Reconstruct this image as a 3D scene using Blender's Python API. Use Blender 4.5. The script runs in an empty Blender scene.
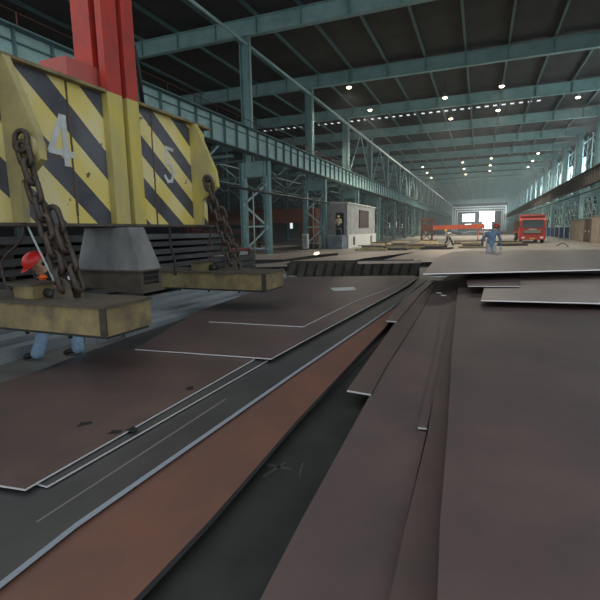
import bpy, bmesh, math, random
from mathutils import Vector, Matrix
random.seed(7)
S = bpy.context.scene
C = S.collection

# ---------------------------------------------------------------- camera
cd = bpy.data.cameras.new('camera'); cam = bpy.data.objects.new('camera', cd); C.objects.link(cam)
cd.sensor_width = 36; cd.lens = 445 * 36 / 600; cd.clip_end = 900; cd.clip_start = 0.05
EYE = 1.6
cam.matrix_world = Matrix(((0.927829,-0.041156,0.370728, 0), (0.372606,0.148219,-0.916076, 0), (-0.017247,0.988098,0.152857, EYE), (0, 0, 0, 1)))
S.camera = cam

# ---------------------------------------------------------------- world: pale overcast daylight
w = bpy.data.worlds.new('sky'); S.world = w; w.use_nodes = True
nt = w.node_tree; bg = nt.nodes['Background']
bg.inputs[0].default_value = (0.86, 0.93, 0.97, 1); bg.inputs[1].default_value = 0.95

S.view_settings.view_transform = 'Standard'; S.view_settings.look = 'None'
S.view_settings.gamma = 1; S.view_settings.use_curve_mapping = False
S.view_settings.exposure = 0.08
S.cycles.max_bounces = 6; S.cycles.diffuse_bounces = 4; S.cycles.glossy_bounces = 3
S.cycles.use_denoising = True; S.cycles.sample_clamp_indirect = 6

def area(name, loc, rot, sx, sy, power, col=(0.93, 0.98, 0.99)):
    l = bpy.data.lights.new(name, 'AREA'); l.shape = 'RECTANGLE'; l.size = sx; l.size_y = sy; l.energy = power; l.color = col
    o = bpy.data.objects.new(name, l); C.objects.link(o); o.location = loc; o.rotation_euler = rot
    o.visible_camera = True
    return o

for k in range(1, 19):      # daylight outside the clerestory windows of the right wall
    o = area('window_daylight', (15.9, 29.7 + 11.4 * k, 10.5), (0, math.radians(78), 0), 4.6, 4.6, 1700)
haze_density = 0.0013

# ---------------------------------------------------------------- materials
def mat(name, col, rough=0.6, metal=0.0, col2=None, scale=6, amt=0.5, bump=0.0, detail=6, stretch=(1, 1, 1), spec=0.5, emit=None, es=0):
    amt *= 0.42
    m = bpy.data.materials.new(name); m.use_nodes = True
    t = m.node_tree; b = t.nodes['Principled BSDF']
    b.inputs['Roughness'].default_value = rough; b.inputs['Metallic'].default_value = metal
    b.inputs['Specular IOR Level'].default_value = spec
    b.inputs['Base Color'].default_value = (*col, 1)
    if emit:
        b.inputs['Emission Color'].default_value = (*emit, 1); b.inputs['Emission Strength'].default_value = es
    if col2:
        tc = t.nodes.new('ShaderNodeTexCoord'); mp = t.nodes.new('ShaderNodeMapping'); mp.inputs['Scale'].default_value = stretch
        n = t.nodes.new('ShaderNodeTexNoise'); n.inputs['Scale'].default_value = scale; n.inputs['Detail'].default_value = detail
        n.inputs['Roughness'].default_value = 0.65
        r = t.nodes.new('ShaderNodeValToRGB'); r.color_ramp.elements[0].position = 0.5 - 0.25 * amt - 0.05; r.color_ramp.elements[1].position = 0.5 + 0.25 * amt
        r.color_ramp.elements[0].color = (*col2, 1); r.color_ramp.elements[1].color = (*col, 1)
        t.links.new(tc.outputs['Object'], mp.inputs[0]); t.links.new(mp.outputs[0], n.inputs[0])
        t.links.new(n.outputs[0], r.inputs[0]); t.links.new(r.outputs[0], b.inputs['Base Color'])
        if bump:
            bp = t.nodes.new('ShaderNodeBump'); bp.inputs['Strength'].default_value = bump; bp.inputs['Distance'].default_value = 0.02
            t.links.new(n.outputs[0], bp.inputs['Height']); t.links.new(bp.outputs[0], b.inputs['Normal'])
    return m

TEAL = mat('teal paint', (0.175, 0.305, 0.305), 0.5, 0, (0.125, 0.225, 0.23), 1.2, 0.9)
TEALD = mat('dark teal paint', (0.11, 0.18, 0.18), 0.6, 0, (0.08, 0.135, 0.138), 0.8, 0.9)  # darker teal for purlins, flanges and side bay steel
TEALL = mat('pale teal paint', (0.37, 0.53, 0.52), 0.5, 0, (0.27, 0.42, 0.42), 1.5, 0.8)
PIPE = mat('pale grey pipe', (0.45, 0.5, 0.48), 0.5)
DECK = mat('dark roof sheeting', (0.052, 0.050, 0.046), 0.85, 0, (0.035, 0.034, 0.033), 0.6, 1)
FLOOR = mat('dusty concrete', (0.20, 0.19, 0.175), 0.5, 0, (0.13, 0.124, 0.115), 0.5, 1.0)
MILL = mat('mill scale steel', (0.165, 0.112, 0.107), 0.40, 0.2, (0.105, 0.078, 0.080), 0.8, 1.2, 0.03, 8)
MILL2 = mat('brown mill scale steel', (0.140, 0.092, 0.083), 0.42, 0.2, (0.092, 0.068, 0.066), 1.6, 1.2, 0.03, 8)
GREY = mat('grey mill scale steel', (0.088, 0.084, 0.084), 0.45, 0.25, (0.058, 0.056, 0.058), 1.1, 1.2, 0.03, 8)
RUSTY = mat('rust red steel', (0.20, 0.088, 0.060), 0.55, 0.1, (0.125, 0.068, 0.055), 1.3, 1.6, 0.04, 9)
DARK = mat('dark oiled steel', (0.040, 0.043, 0.038), 0.55, 0.2, (0.022, 0.025, 0.023), 2.2, 1.2, 0.05, 8)
LIGHTP = mat('pale steel with sheen in colour', (0.48, 0.39, 0.35), 0.38, 0.15, (0.37, 0.30, 0.27), 0.9, 1.2, 0.02, 8)  # pale base colour stands for the grazing sheen on the far plates
CUT = mat('bright cut edge', (0.66, 0.66, 0.67), 0.45, 0.1)
BRI = mat('white cut edge', (0.9, 0.9, 0.9), 0.5)
CUTB = mat('bluish ground edge', (0.42, 0.50, 0.58), 0.45, 0.1)
BAR = mat('bluish grey bars', (0.44, 0.48, 0.51), 0.4, 0.3, (0.28, 0.31, 0.335), 2, 1.2, 0, 6, (3, 0.4, 1))
BLACK = mat('black rubber', (0.012, 0.012, 0.013), 0.6)
OLIVE = mat('worn olive paint', (0.33, 0.26, 0.12), 0.7, 0.1, (0.085, 0.072, 0.052), 3.5, 1.6, 0.15, 9)
OLIVED = mat('greasy brown steel', (0.12, 0.098, 0.070), 0.7, 0.1, (0.055, 0.048, 0.040), 4, 1.6, 0.15, 9)
GALV = mat('smudged grey sheet', (0.27, 0.275, 0.275), 0.5, 0.2, (0.10, 0.105, 0.108), 1.6, 1.5, 0.02, 5, (1, 1, 0.6))
CHAIN = mat('rusty chain steel', (0.095, 0.07, 0.055), 0.55, 0.5, (0.05, 0.042, 0.038), 14, 1.2, 0.2)
YEL = mat('worn yellow paint', (0.62, 0.50, 0.085), 0.5, 0, (0.36, 0.33, 0.20), 2.5, 1.7, 0.05, 8, (1, 1, 0.5))
YELD = mat('dusty yellow paint', (0.44, 0.37, 0.15), 0.6, 0, (0.27, 0.245, 0.15), 3, 1.7, 0.05, 8)
RED = mat('red paint', (0.46, 0.04, 0.025), 0.5, 0, (0.30, 0.04, 0.03), 4, 1.0)
REDF = mat('faded and lit red paint', (0.50, 0.085, 0.065), 0.55, 0, (0.32, 0.10, 0.09), 2.2, 1.3)
ORANGE = mat('orange red paint', (0.46, 0.085, 0.03), 0.5, 0, (0.32, 0.055, 0.025), 3, 1)
RUSTBROWN = mat('red brown primer', (0.115, 0.034, 0.02), 0.7, 0, (0.055, 0.024, 0.016), 1.5, 1)
WHITE = mat('white paint', (0.62, 0.64, 0.63), 0.6, 0, (0.45, 0.47, 0.46), 5, 1.2)
BOOTH = mat('dirty off white cladding', (0.33, 0.34, 0.34), 0.7, 0, (0.20, 0.21, 0.215), 1.4, 1.2)
BROWN = mat('brown shutter', (0.055, 0.035, 0.03), 0.6)
BLUEG = mat('grey blue sheet metal', (0.17, 0.22, 0.26), 0.6, 0, (0.09, 0.11, 0.13), 2, 1)
NAVY = mat('navy panel', (0.022, 0.045, 0.17), 0.9, 0, (0.012, 0.025, 0.10), 2, 1, spec=0.1)
BEIGE = mat('beige render', (0.24, 0.21, 0.165), 0.85, 0, (0.15, 0.13, 0.105), 1.2, 1.2)
DENIM = mat('pale blue denim', (0.30, 0.45, 0.62), 0.85, 0, (0.20, 0.33, 0.49), 12, 1)
JACKET = mat('blue work jacket', (0.19, 0.28, 0.40), 0.85, 0, (0.12, 0.20, 0.30), 10, 1)
DKJACKET = mat('dark navy jacket', (0.02, 0.024, 0.034), 0.8)
GREYCLOTH = mat('pale grey cloth', (0.62, 0.64, 0.66), 0.85, 0, (0.3, 0.32, 0.34), 10, 1)
SKIN = mat('skin', (0.45, 0.26, 0.18), 0.55)
HAIR = mat('black hair', (0.015, 0.012, 0.01), 0.6)
BOOT = mat('black boot leather', (0.02, 0.018, 0.016), 0.5)
GLOVE = mat('orange glove', (0.95, 0.16, 0.03), 0.7)
HELM = mat('red helmet plastic', (0.75, 0.035, 0.03), 0.3)
HELMY = mat('yellow helmet plastic', (0.8, 0.6, 0.12), 0.3)
REFLECT = mat('silver reflective tape', (0.75, 0.78, 0.82), 0.4)
LAMPB = mat('lamp bulb glow', (1, 0.9, 0.7), 0.5, emit=(1.0, 0.82, 0.52), es=9)
SPARK = mat('white hot arc', (1, 1, 1), 0.5, emit=(1.0, 0.70, 0.40), es=8)
DAYEND = mat('daylit white for portals', (0.75, 0.8, 0.8), 0.6)  # white stands for the end daylight falling on the portal frames
GLASSD = mat('dark cab glass', (0.03, 0.045, 0.05), 0.08, 0.0)
TIMBER = mat('old timber', (0.16, 0.12, 0.08), 0.8, 0, (0.08, 0.06, 0.045), 5, 1)

def glass_mat():
    m = bpy.data.materials.new('dusty window glass'); m.use_nodes = True; t = m.node_tree
    t.nodes.remove(t.nodes['Principled BSDF'])
    tr = t.nodes.new('ShaderNodeBsdfTransparent'); tr.inputs[0].default_value = (0.9, 0.96, 0.97, 1)
    gl = t.nodes.new('ShaderNodeBsdfGlossy'); gl.inputs['Roughness'].default_value = 0.1
    mx = t.nodes.new('ShaderNodeMixShader'); mx.inputs[0].default_value = 0.06
    t.links.new(tr.outputs[0], mx.inputs[1]); t.links.new(gl.outputs[0], mx.inputs[2])
    t.links.new(mx.outputs[0], t.nodes['Material Output'].inputs[0]); return m
GLASS = glass_mat()

def stripe_mat(name, phase, slope=0.90, period=0.78, black=0.37):
    # diagonal hazard stripes painted on the web: period .78 m of height, worn with dust and rust runs
    m = bpy.data.materials.new(name); m.use_nodes = True; t = m.node_tree; N = t.nodes; L = t.links
    b = N['Principled BSDF']; b.inputs['Roughness'].default_value = 0.5
    tc = N.new('ShaderNodeTexCoord'); sp = N.new('ShaderNodeSeparateXYZ'); L.new(tc.outputs['Object'], sp.inputs[0])
    def M(op, a, c, d=None):
        n = N.new('ShaderNodeMath'); n.operation = op
        for i, v in enumerate((a, c) if d is None else (a, c, d)):
            if isinstance(v, (int, float)): n.inputs[i].default_value = v
            else: L.new(v, n.inputs[i])
        return n.outputs[0]
    u = M('ADD', M('MULTIPLY', sp.outputs['Y'], slope), sp.outputs['Z'])
    v = M('MODULO', M('SUBTRACT', phase + period * 100, u), period)
    isb = M('LESS_THAN', v, black)
    n1 = N.new('ShaderNodeTexNoise'); n1.inputs['Scale'].default_value = 1.6; n1.inputs['Detail'].default_value = 8; L.new(tc.outputs['Object'], n1.inputs[0])
    n2 = N.new('ShaderNodeTexNoise'); n2.inputs['Scale'].default_value = 9; n2.inputs['Detail'].default_value = 8; L.new(tc.outputs['Object'], n2.inputs[0])
    yr = N.new('ShaderNodeValToRGB'); yr.color_ramp.elements[0].position = 0.38; yr.color_ramp.elements[1].position = 0.62
    yr.color_ramp.elements[0].color = (0.70, 0.57, 0.15, 1); yr.color_ramp.elements[1].color = (0.72, 0.64, 0.34, 1); L.new(n1.outputs[0], yr.inputs[0])
    br = N.new('ShaderNodeValToRGB'); br.color_ramp.elements[0].position = 0.35; br.color_ramp.elements[1].position = 0.65
    br.color_ramp.elements[0].color = (0.045, 0.048, 0.060, 1); br.color_ramp.elements[1].color = (0.11, 0.115, 0.135, 1); L.new(n1.outputs[0], br.inputs[0])
    mx = N.new('ShaderNodeMix'); mx.data_type = 'RGBA'; L.new(isb, mx.inputs['Factor']); L.new(yr.outputs[0], mx.inputs['A']); L.new(br.outputs[0], mx.inputs['B'])
    ru = N.new('ShaderNodeValToRGB'); ru.color_ramp.elements[0].position = 0.66; ru.color_ramp.elements[1].position = 0.72; L.new(n2.outputs[0], ru.inputs[0])
    mx2 = N.new('ShaderNodeMix'); mx2.data_type = 'RGBA'; L.new(ru.outputs[0], mx2.inputs['Factor']); L.new(mx.outputs['Result'], mx2.inputs['A']); mx2.inputs['B'].default_value = (0.13, 0.075, 0.05, 1)
    L.new(mx2.outputs['Result'], b.inputs['Base Color'])
    return m

# ---------------------------------------------------------------- mesh helpers
class MB:
    def __init__(s): s.v = []; s.f = []; s.m = []; s.sm = []
    def add(s, vs, fs, mi=0, smooth=False):
        o = len(s.v); s.v += [tuple(p) for p in vs]; s.f += [[i + o for i in f] for f in fs]; s.m += [mi] * len(fs); s.sm += [smooth] * len(fs); return s
    def box(s, x0, x1, y0, y1, z0, z1, mi=0):
        vs = [(x, y, z) for z in (z0, z1) for x, y in ((x0, y0), (x1, y0), (x1, y1), (x0, y1))]
        return s.add(vs, [[3, 2, 1, 0], [4, 5, 6, 7], [0, 1, 5, 4], [1, 2, 6, 5], [2, 3, 7, 6], [3, 0, 4, 7]], mi)
    def hull(s, lo, hi, mi=0, side=None):
        n = len(lo); vs = list(lo) + list(hi)
        s.add(vs, [list(range(n - 1, -1, -1)), list(range(n, 2 * n))], mi)
        o = len(s.v) - 2 * n
        for i in range(n):
            j = (i + 1) % n; s.f.append([o + i, o + j, o + n + j, o + n + i]); s.m.append(mi if side is None else side); s.sm.append(False)
        return s
    def prism(s, pts, z0, z1, mi=0, side=None):
        a = sum(pts[i][0] * pts[(i + 1) % len(pts)][1] - pts[(i + 1) % len(pts)][0] * pts[i][1] for i in range(len(pts)))
        if a < 0: pts = pts[::-1]
        return s.hull([(x, y, z0) for x, y in pts], [(x, y, z1) for x, y in pts], mi, side)
    def bar(s, p, q, w, h, up=(0, 0, 1), mi=0):
        p = Vector(p); q = Vector(q); d = (q - p).normalized(); u = Vector(up)
        if abs(d.dot(u)) > 0.95: u = Vector((0, 1, 0))
        a = d.cross(u).normalized() * w / 2; b = a.cross(d).normalized() * h / 2
        c = [-a - b, a - b, a + b, -a + b]
        return s.hull([p + k for k in c], [q + k for k in c], mi)
    def ibeam(s, p, q, w, h, t=0.03, up=(0, 0, 1), mi=0):      # w flange width, h depth along up
        p = Vector(p); q = Vector(q); d = (q - p).normalized(); u = Vector(up)
        if abs(d.dot(u)) > 0.95: u = Vector((0, 1, 0))
        a = d.cross(u).normalized(); b = a.cross(d).normalized()
        s.bar(p, q, t, h - 2 * t, up, mi)
        for k in (-1, 1): s.bar(p + b * k * (h / 2 - t / 2), q + b * k * (h / 2 - t / 2), w, t, up, mi)
        return s
    def tube(s, pts, r, n=8, mi=0, cap=True):
        pts = [Vector(p) for p in pts]; rs = r if isinstance(r, (list, tuple)) else [r] * len(pts)
        vs = []; fs = []; prev = None
        for i, p in enumerate(pts):
            d = (pts[min(i + 1, len(pts) - 1)] - pts[max(i - 1, 0)]).normalized()
            if prev is None:
                a = d.cross(Vector((0, 0, 1)) if abs(d.z) < 0.9 else Vector((1, 0, 0))).normalized()
            else: a = (prev - d * prev.dot(d)).normalized()
            prev = a; b = d.cross(a)
            vs += [p + (a * math.cos(2 * math.pi * k / n) + b * math.sin(2 * math.pi * k / n)) * rs[i] for k in range(n)]
        for i in range(len(pts) - 1):
            for k in range(n):
                fs.append([i * n + k, i * n + (k + 1) % n, (i + 1) * n + (k + 1) % n, (i + 1) * n + k])
        s.add(vs, fs, mi, True)
        if cap:
            o = len(s.v) - len(vs)
            s.f += [[o + k for k in range(n - 1, -1, -1)], [o + (len(pts) - 1) * n + k for k in range(n)]]; s.m += [mi, mi]; s.sm += [False, False]
        return s
    def lathe(s, prof, c=(0, 0, 0), n=16, mi=0, axis='z', arc=1.0):
        vs = []; fs = []
        for r, z in prof:
            for k in range(n):
                a = 2 * math.pi * k / n; p = (r * math.cos(a), r * math.sin(a), z)
                if axis == 'y': p = (p[0], p[2], p[1])
                if axis == 'x': p = (p[2], p[0], p[1])
                vs.append((c[0] + p[0], c[1] + p[1], c[2] + p[2]))
        for i in range(len(prof) - 1):
            for k in range(n): fs.append([i * n + k, i * n + (k + 1) % n, (i + 1) * n + (k + 1) % n, (i + 1) * n + k])
        return s.add(vs, fs, mi, True)
    def loop(s, c, ax, side, length, width, r, n=20, mi=0):    # a chain link: stadium loop along ax
        c = Vector(c); ax = Vector(ax).normalized(); side = Vector(side); side = (side - ax * side.dot(ax)).normalized()
        hl = length / 2 - width / 2; pts = []
        for k in range(n):
            a = 2 * math.pi * k / n
            pts.append(c + side * math.cos(a) * width / 2 + ax * (math.sin(a) * width / 2 + (hl if math.sin(a) > 0 else -hl)))
        nrm = ax.cross(side); vs = []; m = 8
        for k in range(n):
            d = (pts[(k + 1) % n] - pts[k - 1]).normalized(); o = nrm.cross(d)
            vs += [pts[k] + (nrm * math.cos(2 * math.pi * j / m) + o * math.sin(2 * math.pi * j / m)) * r for j in range(m)]
        fs = [[k * m + j, k * m + (j + 1) % m, ((k + 1) % n) * m + (j + 1) % m, ((k + 1) % n) * m + j] for k in range(n) for j in range(m)]
        return s.add(vs, fs, mi, True)
    def mesh(s, name, mats):
        me = bpy.data.meshes.new(name); me.from_pydata(s.v, [], s.f)
        for m in (mats if isinstance(mats, (list, tuple)) else [mats]): me.materials.append(m)
        me.polygons.foreach_set('material_index', s.m); me.polygons.foreach_set('use_smooth', s.sm)
        bm = bmesh.new(); bm.from_mesh(me); bmesh.ops.recalc_face_normals(bm, faces=bm.faces); bm.to_mesh(me); bm.free()
        return me
    def build(s, name, mats, parent=None, loc=None):
        o = bpy.data.objects.new(name, s.mesh(name, mats)); C.objects.link(o)
        if parent: o.parent = parent
        if loc: o.location = loc
        return o

def tag(o, label=None, cat=None, group=None, kind=None):
    if label: o['label'] = label
    if cat: o['category'] = cat
    if group: o['group'] = group
    if kind: o['kind'] = kind
    return o
def thing(name, label, cat, loc=(0, 0, 0), rz=0, group=None):
    o = bpy.data.objects.new(name, None); o.empty_display_size = 0.2; C.objects.link(o); o.location = loc; o.rotation_euler = (0, 0, rz)
    return tag(o, label, cat, group)
def copy_tree(o, parent=None):
    c = o.copy(); C.objects.link(c)
    if parent: c.parent = parent
    for ch in list(o.children): copy_tree(ch, c)
    return c
def struct(o): o['kind'] = 'structure'; return o
ORD = ['first', 'second', 'third', 'fourth', 'fifth', 'sixth', 'seventh', 'eighth', 'ninth', 'tenth', 'eleventh', 'twelfth', 'thirteenth', 'fourteenth', 'fifteenth', 'sixteenth', 'seventeenth', 'eighteenth', 'nineteenth', 'twentieth', 'twenty first', 'twenty second', 'twenty third']

# ================================================================ the hall
BAY = 11.4; Y0 = 26.8; NB = 20
YS = [Y0 + BAY * k for k in range(NB)]
YEND = YS[-1] + 6
ZB, ZT = 13.72, 14.72          # roof beam bottom and top
ZR = 14.94                     # roof deck underside
XL, XR = -12.8, 10.6           # crane column front legs
b = MB().box(-40, 18, -6, 330, -0.3, 0.0); struct(b.build('floor', FLOOR))
# roof deck with a strip of small openings
b = MB()
b.box(-40, 16, 8, 55.9, ZR, ZR + 0.12)
def slot_strip(y0, y1, x0, x1, xa, xb, pitch=0.86, gap=0.42):
    b.box(xa, x0, y0, y1, ZR, ZR + 0.12)
    x = x0
    while x < x1 - 0.01:
        b.box(x, x + pitch - gap, y0, y1, ZR, ZR + 0.12); x += pitch
    b.box(x, xb, y0, y1, ZR, ZR + 0.12)
slot_strip(55.9, 57.0, -29.0, 5.2, -40, 16)
ys = [100, 125, 150, 178, 205]; last = 57.0
for y in ys:
    b.box(-40, 16, last, y, ZR, ZR + 0.12); slot_strip(y, y + 1.6, -36, -17, -40, 16, 1.6, 0.9); last = y + 1.6
b.box(-40, 16, last, 330, ZR, ZR + 0.12)
struct(b.build('ceiling', DECK))
# purlins
for i, x in enumerate([-37 + 2.95 * k for k in range(17)]):
    o = MB().ibeam((x, 8, ZR - 0.105), (x, 328, ZR - 0.105), 0.16, 0.2, 0.03).build('roof_purlin', TEALD)
    tag(o, 'long steel purlin under the roof deck, %s from the left' % ORD[i], 'purlin', 'roof purlins')
# roof beams
BEAMP = mat('roof beam teal paint', (0.27, 0.42, 0.415), 0.55, 0, (0.19, 0.32, 0.32), 1.0, 0.9)
proto = None
for k in range(-1, NB):
    y = Y0 + BAY * k
    if proto is None:
        t = thing('roof_beam', '', 'beam', (0, y, 0))
        MB().box(-39, 12.6, -0.02, 0.02, ZB + 0.04, ZT - 0.04).build('web', BEAMP, t)
        MB().box(-39, 12.6, -0.2, 0.2, ZB, ZB + 0.04).build('bottom_flange', BEAMP, t)
        MB().box(-39, 12.6, -0.2, 0.2, ZT - 0.04, ZT).build('top_flange', BEAMP, t)
        for q in range(17):
            x = -37 + 2.95 * q
            if x < 12: MB().box(x - 0.02, x + 0.02, -0.18, -0.02, ZB + 0.04, ZT - 0.04).build('stiffener', TEAL, t)
        proto = t
    else:
        t = copy_tree(proto); t.location = (0, y, 0)
    tag(t, 'pale teal roof beam across the hall, %s one counted from the camera' % ORD[k + 1], 'beam', 'roof beams')

# right wall with clerestory openings
def wall_right():
    b = MB(); X = 15.0
    def seg(y0, y1, z0, z1): b.box(X, X + 0.25, y0, y1, z0, z1)
    seg(20, YEND + 40, 0, 5.8); seg(20, YEND + 40, 13.4, ZR + 0.1)
    y = 20
    for k, yy in enumerate(YS):
        seg(y, yy + 0.8, 5.8, 13.4)
        seg(yy + 0.8, yy + 5.0, 5.8, 8.3); seg(yy + 0.8, yy + 5.0, 12.6, 13.4)
        y = yy + 5.0
    seg(y, YEND + 40, 5.8, 13.4)
    struct(b.build('wall_right', mat('wall sheeting', (0.055, 0.07, 0.072), 0.8, 0, (0.035, 0.045, 0.048), 1, 1)))
wall_right()
pw = None
for k, yy in enumerate(YS):
    if pw is None:
        w_ = bpy.data.objects.new('window_1', None); C.objects.link(w_); w_.location = (15.1, yy, 8.3)
        m = MB()
        for z in (0.03, 1.45, 2.85, 4.27): m.box(-0.05, 0.05, 0.8, 5.0, z - 0.03, z + 0.03)
        for q in range(5): m.box(-0.04, 0.04, 0.8 + q * 1.05 - 0.03, 0.8 + q * 1.05 + 0.03, 0, 4.3)
        m.build('window_frame', PIPE, w_)
        MB().box(-0.01, 0.01, 0.8, 5.0, 0, 4.3).build('pane', GLASS, w_)
        pw = w_
    else:
        w_ = copy_tree(pw); w_.name = 'window_%d' % (k + 1); w_.location = (15.1, yy, 8.3)
    w_['kind'] = 'structure'
# left outer wall with a few daylight openings
b = MB(); X = -39.5
b.box(X, X + 0.2, 8, 330, 8.6, ZR); b.box(X, X + 0.2, 8, 330, 0, 2.2)
y = 8
for k in range(26):
    ya = 92 + k * 9.0; b.box(X, X + 0.2, y, ya, 2.2, 8.6); y = ya + (3.5 if k % 3 else 2.0)
    b.box(X, X + 0.2, ya, y, 4.3 + (k % 4) * 0.4, 8.6)
b.box(X, X + 0.2, y, 330, 2.2, 8.6)
struct(b.build('wall_left', mat('dark wall sheeting', (0.025, 0.03, 0.031), 0.85)))
# far end wall with big openings, and portal frames whitened as daylit in front of it
YE = 262
b = MB()
ops = [(-9.6, -3.4, 5.2, 9.2), (-1.0, 6.4, 5.0, 10.2), (0.6, 5.2, 1.2, 4.4), (-8.2, -4.5, 2.6, 3.8)]
xs = sorted({-40.0, 16.0} | {v for o in ops for v in o[:2]}); zs = sorted({0.0, ZR} | {v for o in ops for v in o[2:]})
for i in range(len(xs) - 1):
    for j in range(len(zs) - 1):
        cx = (xs[i] + xs[i + 1]) / 2; cz = (zs[j] + zs[j + 1]) / 2
        if any(o[0] < cx < o[1] and o[2] < cz < o[3] for o in ops): continue
        b.box(xs[i], xs[i + 1], YE, YE + 0.3, zs[j], zs[j + 1])
struct(b.build('wall_far', mat('end wall cladding', (0.07, 0.085, 0.09), 0.8)))
for i, (yy, zz) in enumerate([(216, 11.2), (236, 11.0), (256, 10.7)]):
    t = thing('portal_frame', 'portal frame whitened as daylit at the far end of the hall, %s from the camera' % ORD[i], 'frame', (0, yy, 0), 0, 'far portal frames')
    MB().box(-12.3, 10.0, -0.25, 0.25, zz - 0.5, zz).build('lintel', DAYEND, t)
    MB().box(-12.3, -11.8, -0.25, 0.25, 0, zz - 0.5).build('post', DAYEND, t)
    MB().box(9.5, 10.0, -0.25, 0.25, 0, zz - 0.5).build('post', DAYEND, t)
    l = area('portal_fill_light', (-1, yy - 3.5, 4.5), (math.radians(60), 0, 0), 12, 1.5, 1100)  # added fill light that brightens the portal frames, not a lamp of the hall
    l.rotation_euler = (math.radians(112), 0, 0)

l = area('outdoor_daylight', (-1, YE + 4, 6.5), (math.radians(-90), 0, 0), 18, 12, 4500)
# ---- crane columns, left and right rows
def crane_column(sx, front, back, upper, zcap, T1, T2):
    t = thing('crane_column', '', 'column')
    for x in (front, back):
        m = MB().ibeam((x, 0, 0), (x, 0, zcap), 0.34, 0.42, 0.035, up=(1, 0, 0)); m.box(x - 0.32, x + 0.32, -0.32, 0.32, 0, 0.05)
        m.build('leg', T1, t)
    a, c = min(front, back), max(front, back)
    MB().box(a, c, -0.12, 0.12, zcap - 0.95, zcap).build('cap_beam', T1, t)
    zz = [0.4, 1.9, 3.4, 4.7] if sx < 0 else [0.5, 1.6, 2.7, 3.8, 4.9]
    for i in range(len(zz) - 1):
        p, q = ((a, c), (c, a))[i % 2]
        MB().bar((p, 0, zz[i]), (q, 0, zz[i + 1]), 0.09, 0.12).build('diagonal_brace', T2, t)
    for z in (1.95, 0.5): MB().bar((a, 0, z), (c, 0, z), 0.08, 0.1).build('cross_tie', T2, t)
    m = MB().ibeam((upper, 0, zcap), (upper, 0, ZB - 0.02), 0.42, 0.62, 0.04, up=(1, 0, 0)); m.build('upper_shaft', T1, t)
    MB().tube([(upper - sx * 0.42, -0.1, zcap), (upper - sx * 0.42, -0.1, ZB - 0.1)], 0.05).build('drain_pipe', PIPE, t)
    MB().tube([((a + c) / 2 - 0.1, -0.15, 0), ((a + c) / 2 - 0.1, -0.15, 4.2)], 0.045).build('conduit', PIPE, t)
    return t
TEALR = mat('teal with daylight in colour', (0.38, 0.58, 0.59), 0.5, 0, (0.27, 0.44, 0.46), 1.5, 0.8)  # right columns coloured paler teal to stand for daylight on them
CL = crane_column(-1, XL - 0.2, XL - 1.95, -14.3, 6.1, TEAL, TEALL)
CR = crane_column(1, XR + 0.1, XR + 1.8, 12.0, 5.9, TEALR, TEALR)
usedL = usedR = False
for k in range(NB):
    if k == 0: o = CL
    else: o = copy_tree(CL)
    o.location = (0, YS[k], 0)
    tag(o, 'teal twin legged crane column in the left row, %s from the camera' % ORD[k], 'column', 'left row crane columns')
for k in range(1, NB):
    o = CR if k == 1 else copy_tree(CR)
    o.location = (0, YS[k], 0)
    tag(o, 'latticed teal crane column paled for daylight in the right row, %s from the camera' % ORD[k - 1], 'column', 'right row crane columns')
# far-left row, plain columns in the dark side bay
cc = None
for k in range(NB):
    if cc is None:
        cc = thing('wall_column', '', 'column', (-36.6, YS[0], 0)); MB().ibeam((0, 0, 0), (0, 0, ZB - 0.02), 0.4, 0.7, 0.04, up=(1, 0, 0)).build('shaft', TEALD, cc)
        for z in (3.0, 6.0, 9.0): MB().box(-0.5, 0.5, -0.3, 0.3, z, z + 0.1).build('bracket', TEALD, cc)
        o = cc
    else: o = copy_tree(cc)
    o.location = (-36.6, YS[k], 0)
    tag(o, 'dark column against the far wall of the left side bay, %s from the camera' % ORD[k], 'column', 'side bay wall columns')

# ---- crane girders, one per bay
def girder(x, side, z0, z1, m1, m2):
    t = thing('crane_girder', '', 'girder')
    L = BAY
    MB().box(x - 0.02, x + 0.02, 0.01, L - 0.01, z0 + 0.04, z1 - 0.04).build('web', m1, t)
    MB().box(x - 0.3, x + 0.3, 0.01, L - 0.01, z1 - 0.04, z1).build('top_flange', m2, t)
    MB().box(x - 0.3, x + 0.3, 0.01, L - 0.01, z0, z0 + 0.04).build('bottom_flange', m2, t)
    a, c = (x + 0.02, x + 0.16) if side > 0 else (x - 0.16, x - 0.02)
    for q in range(9):
        y = 0.65 + q * (L - 1.3) / 8
        MB().box(a, c, y - 0.02, y + 0.02, z0 + 0.04, z1 - 0.04).build('stiffener', m2, t)
    MB().box(a, (a + c) / 2, 0.05, L - 0.05, z1 - 0.38, z1 - 0.34).build('rib', m2, t)
    MB().box(x - side * 0.28, x - side * 1.3, 0.01, L - 0.01, z1 - 0.08, z1 - 0.02).build('walkway', m2, t) if side > 0 else MB().box(x + 0.28, x + 1.3, 0.01, L - 0.01, z1 - 0.08, z1 - 0.02).build('walkway', m2, t)
    MB().box(x - 0.05, x + 0.05, 0.01, L - 0.01, z1, z1 + 0.13).build('crane_rail', m2, t)
    return t
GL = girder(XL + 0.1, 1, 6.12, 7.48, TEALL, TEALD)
GR = girder(XR - 0.1, -1, 5.92, 7.5, mat('girder brown with backlit shade', (0.075, 0.06, 0.05), 0.7, 0, (0.045, 0.04, 0.036), 1, 1), mat('dark girder flange', (0.07, 0.075, 0.07), 0.7))  # web and flange colours darkened to stand for backlit shade
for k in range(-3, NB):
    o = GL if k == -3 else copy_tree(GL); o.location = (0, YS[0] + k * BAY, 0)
    tag(o, 'ribbed teal crane girder above the left columns, %s span counted from the camera' % ORD[k + 3], 'girder', 'left crane girders')
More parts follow.
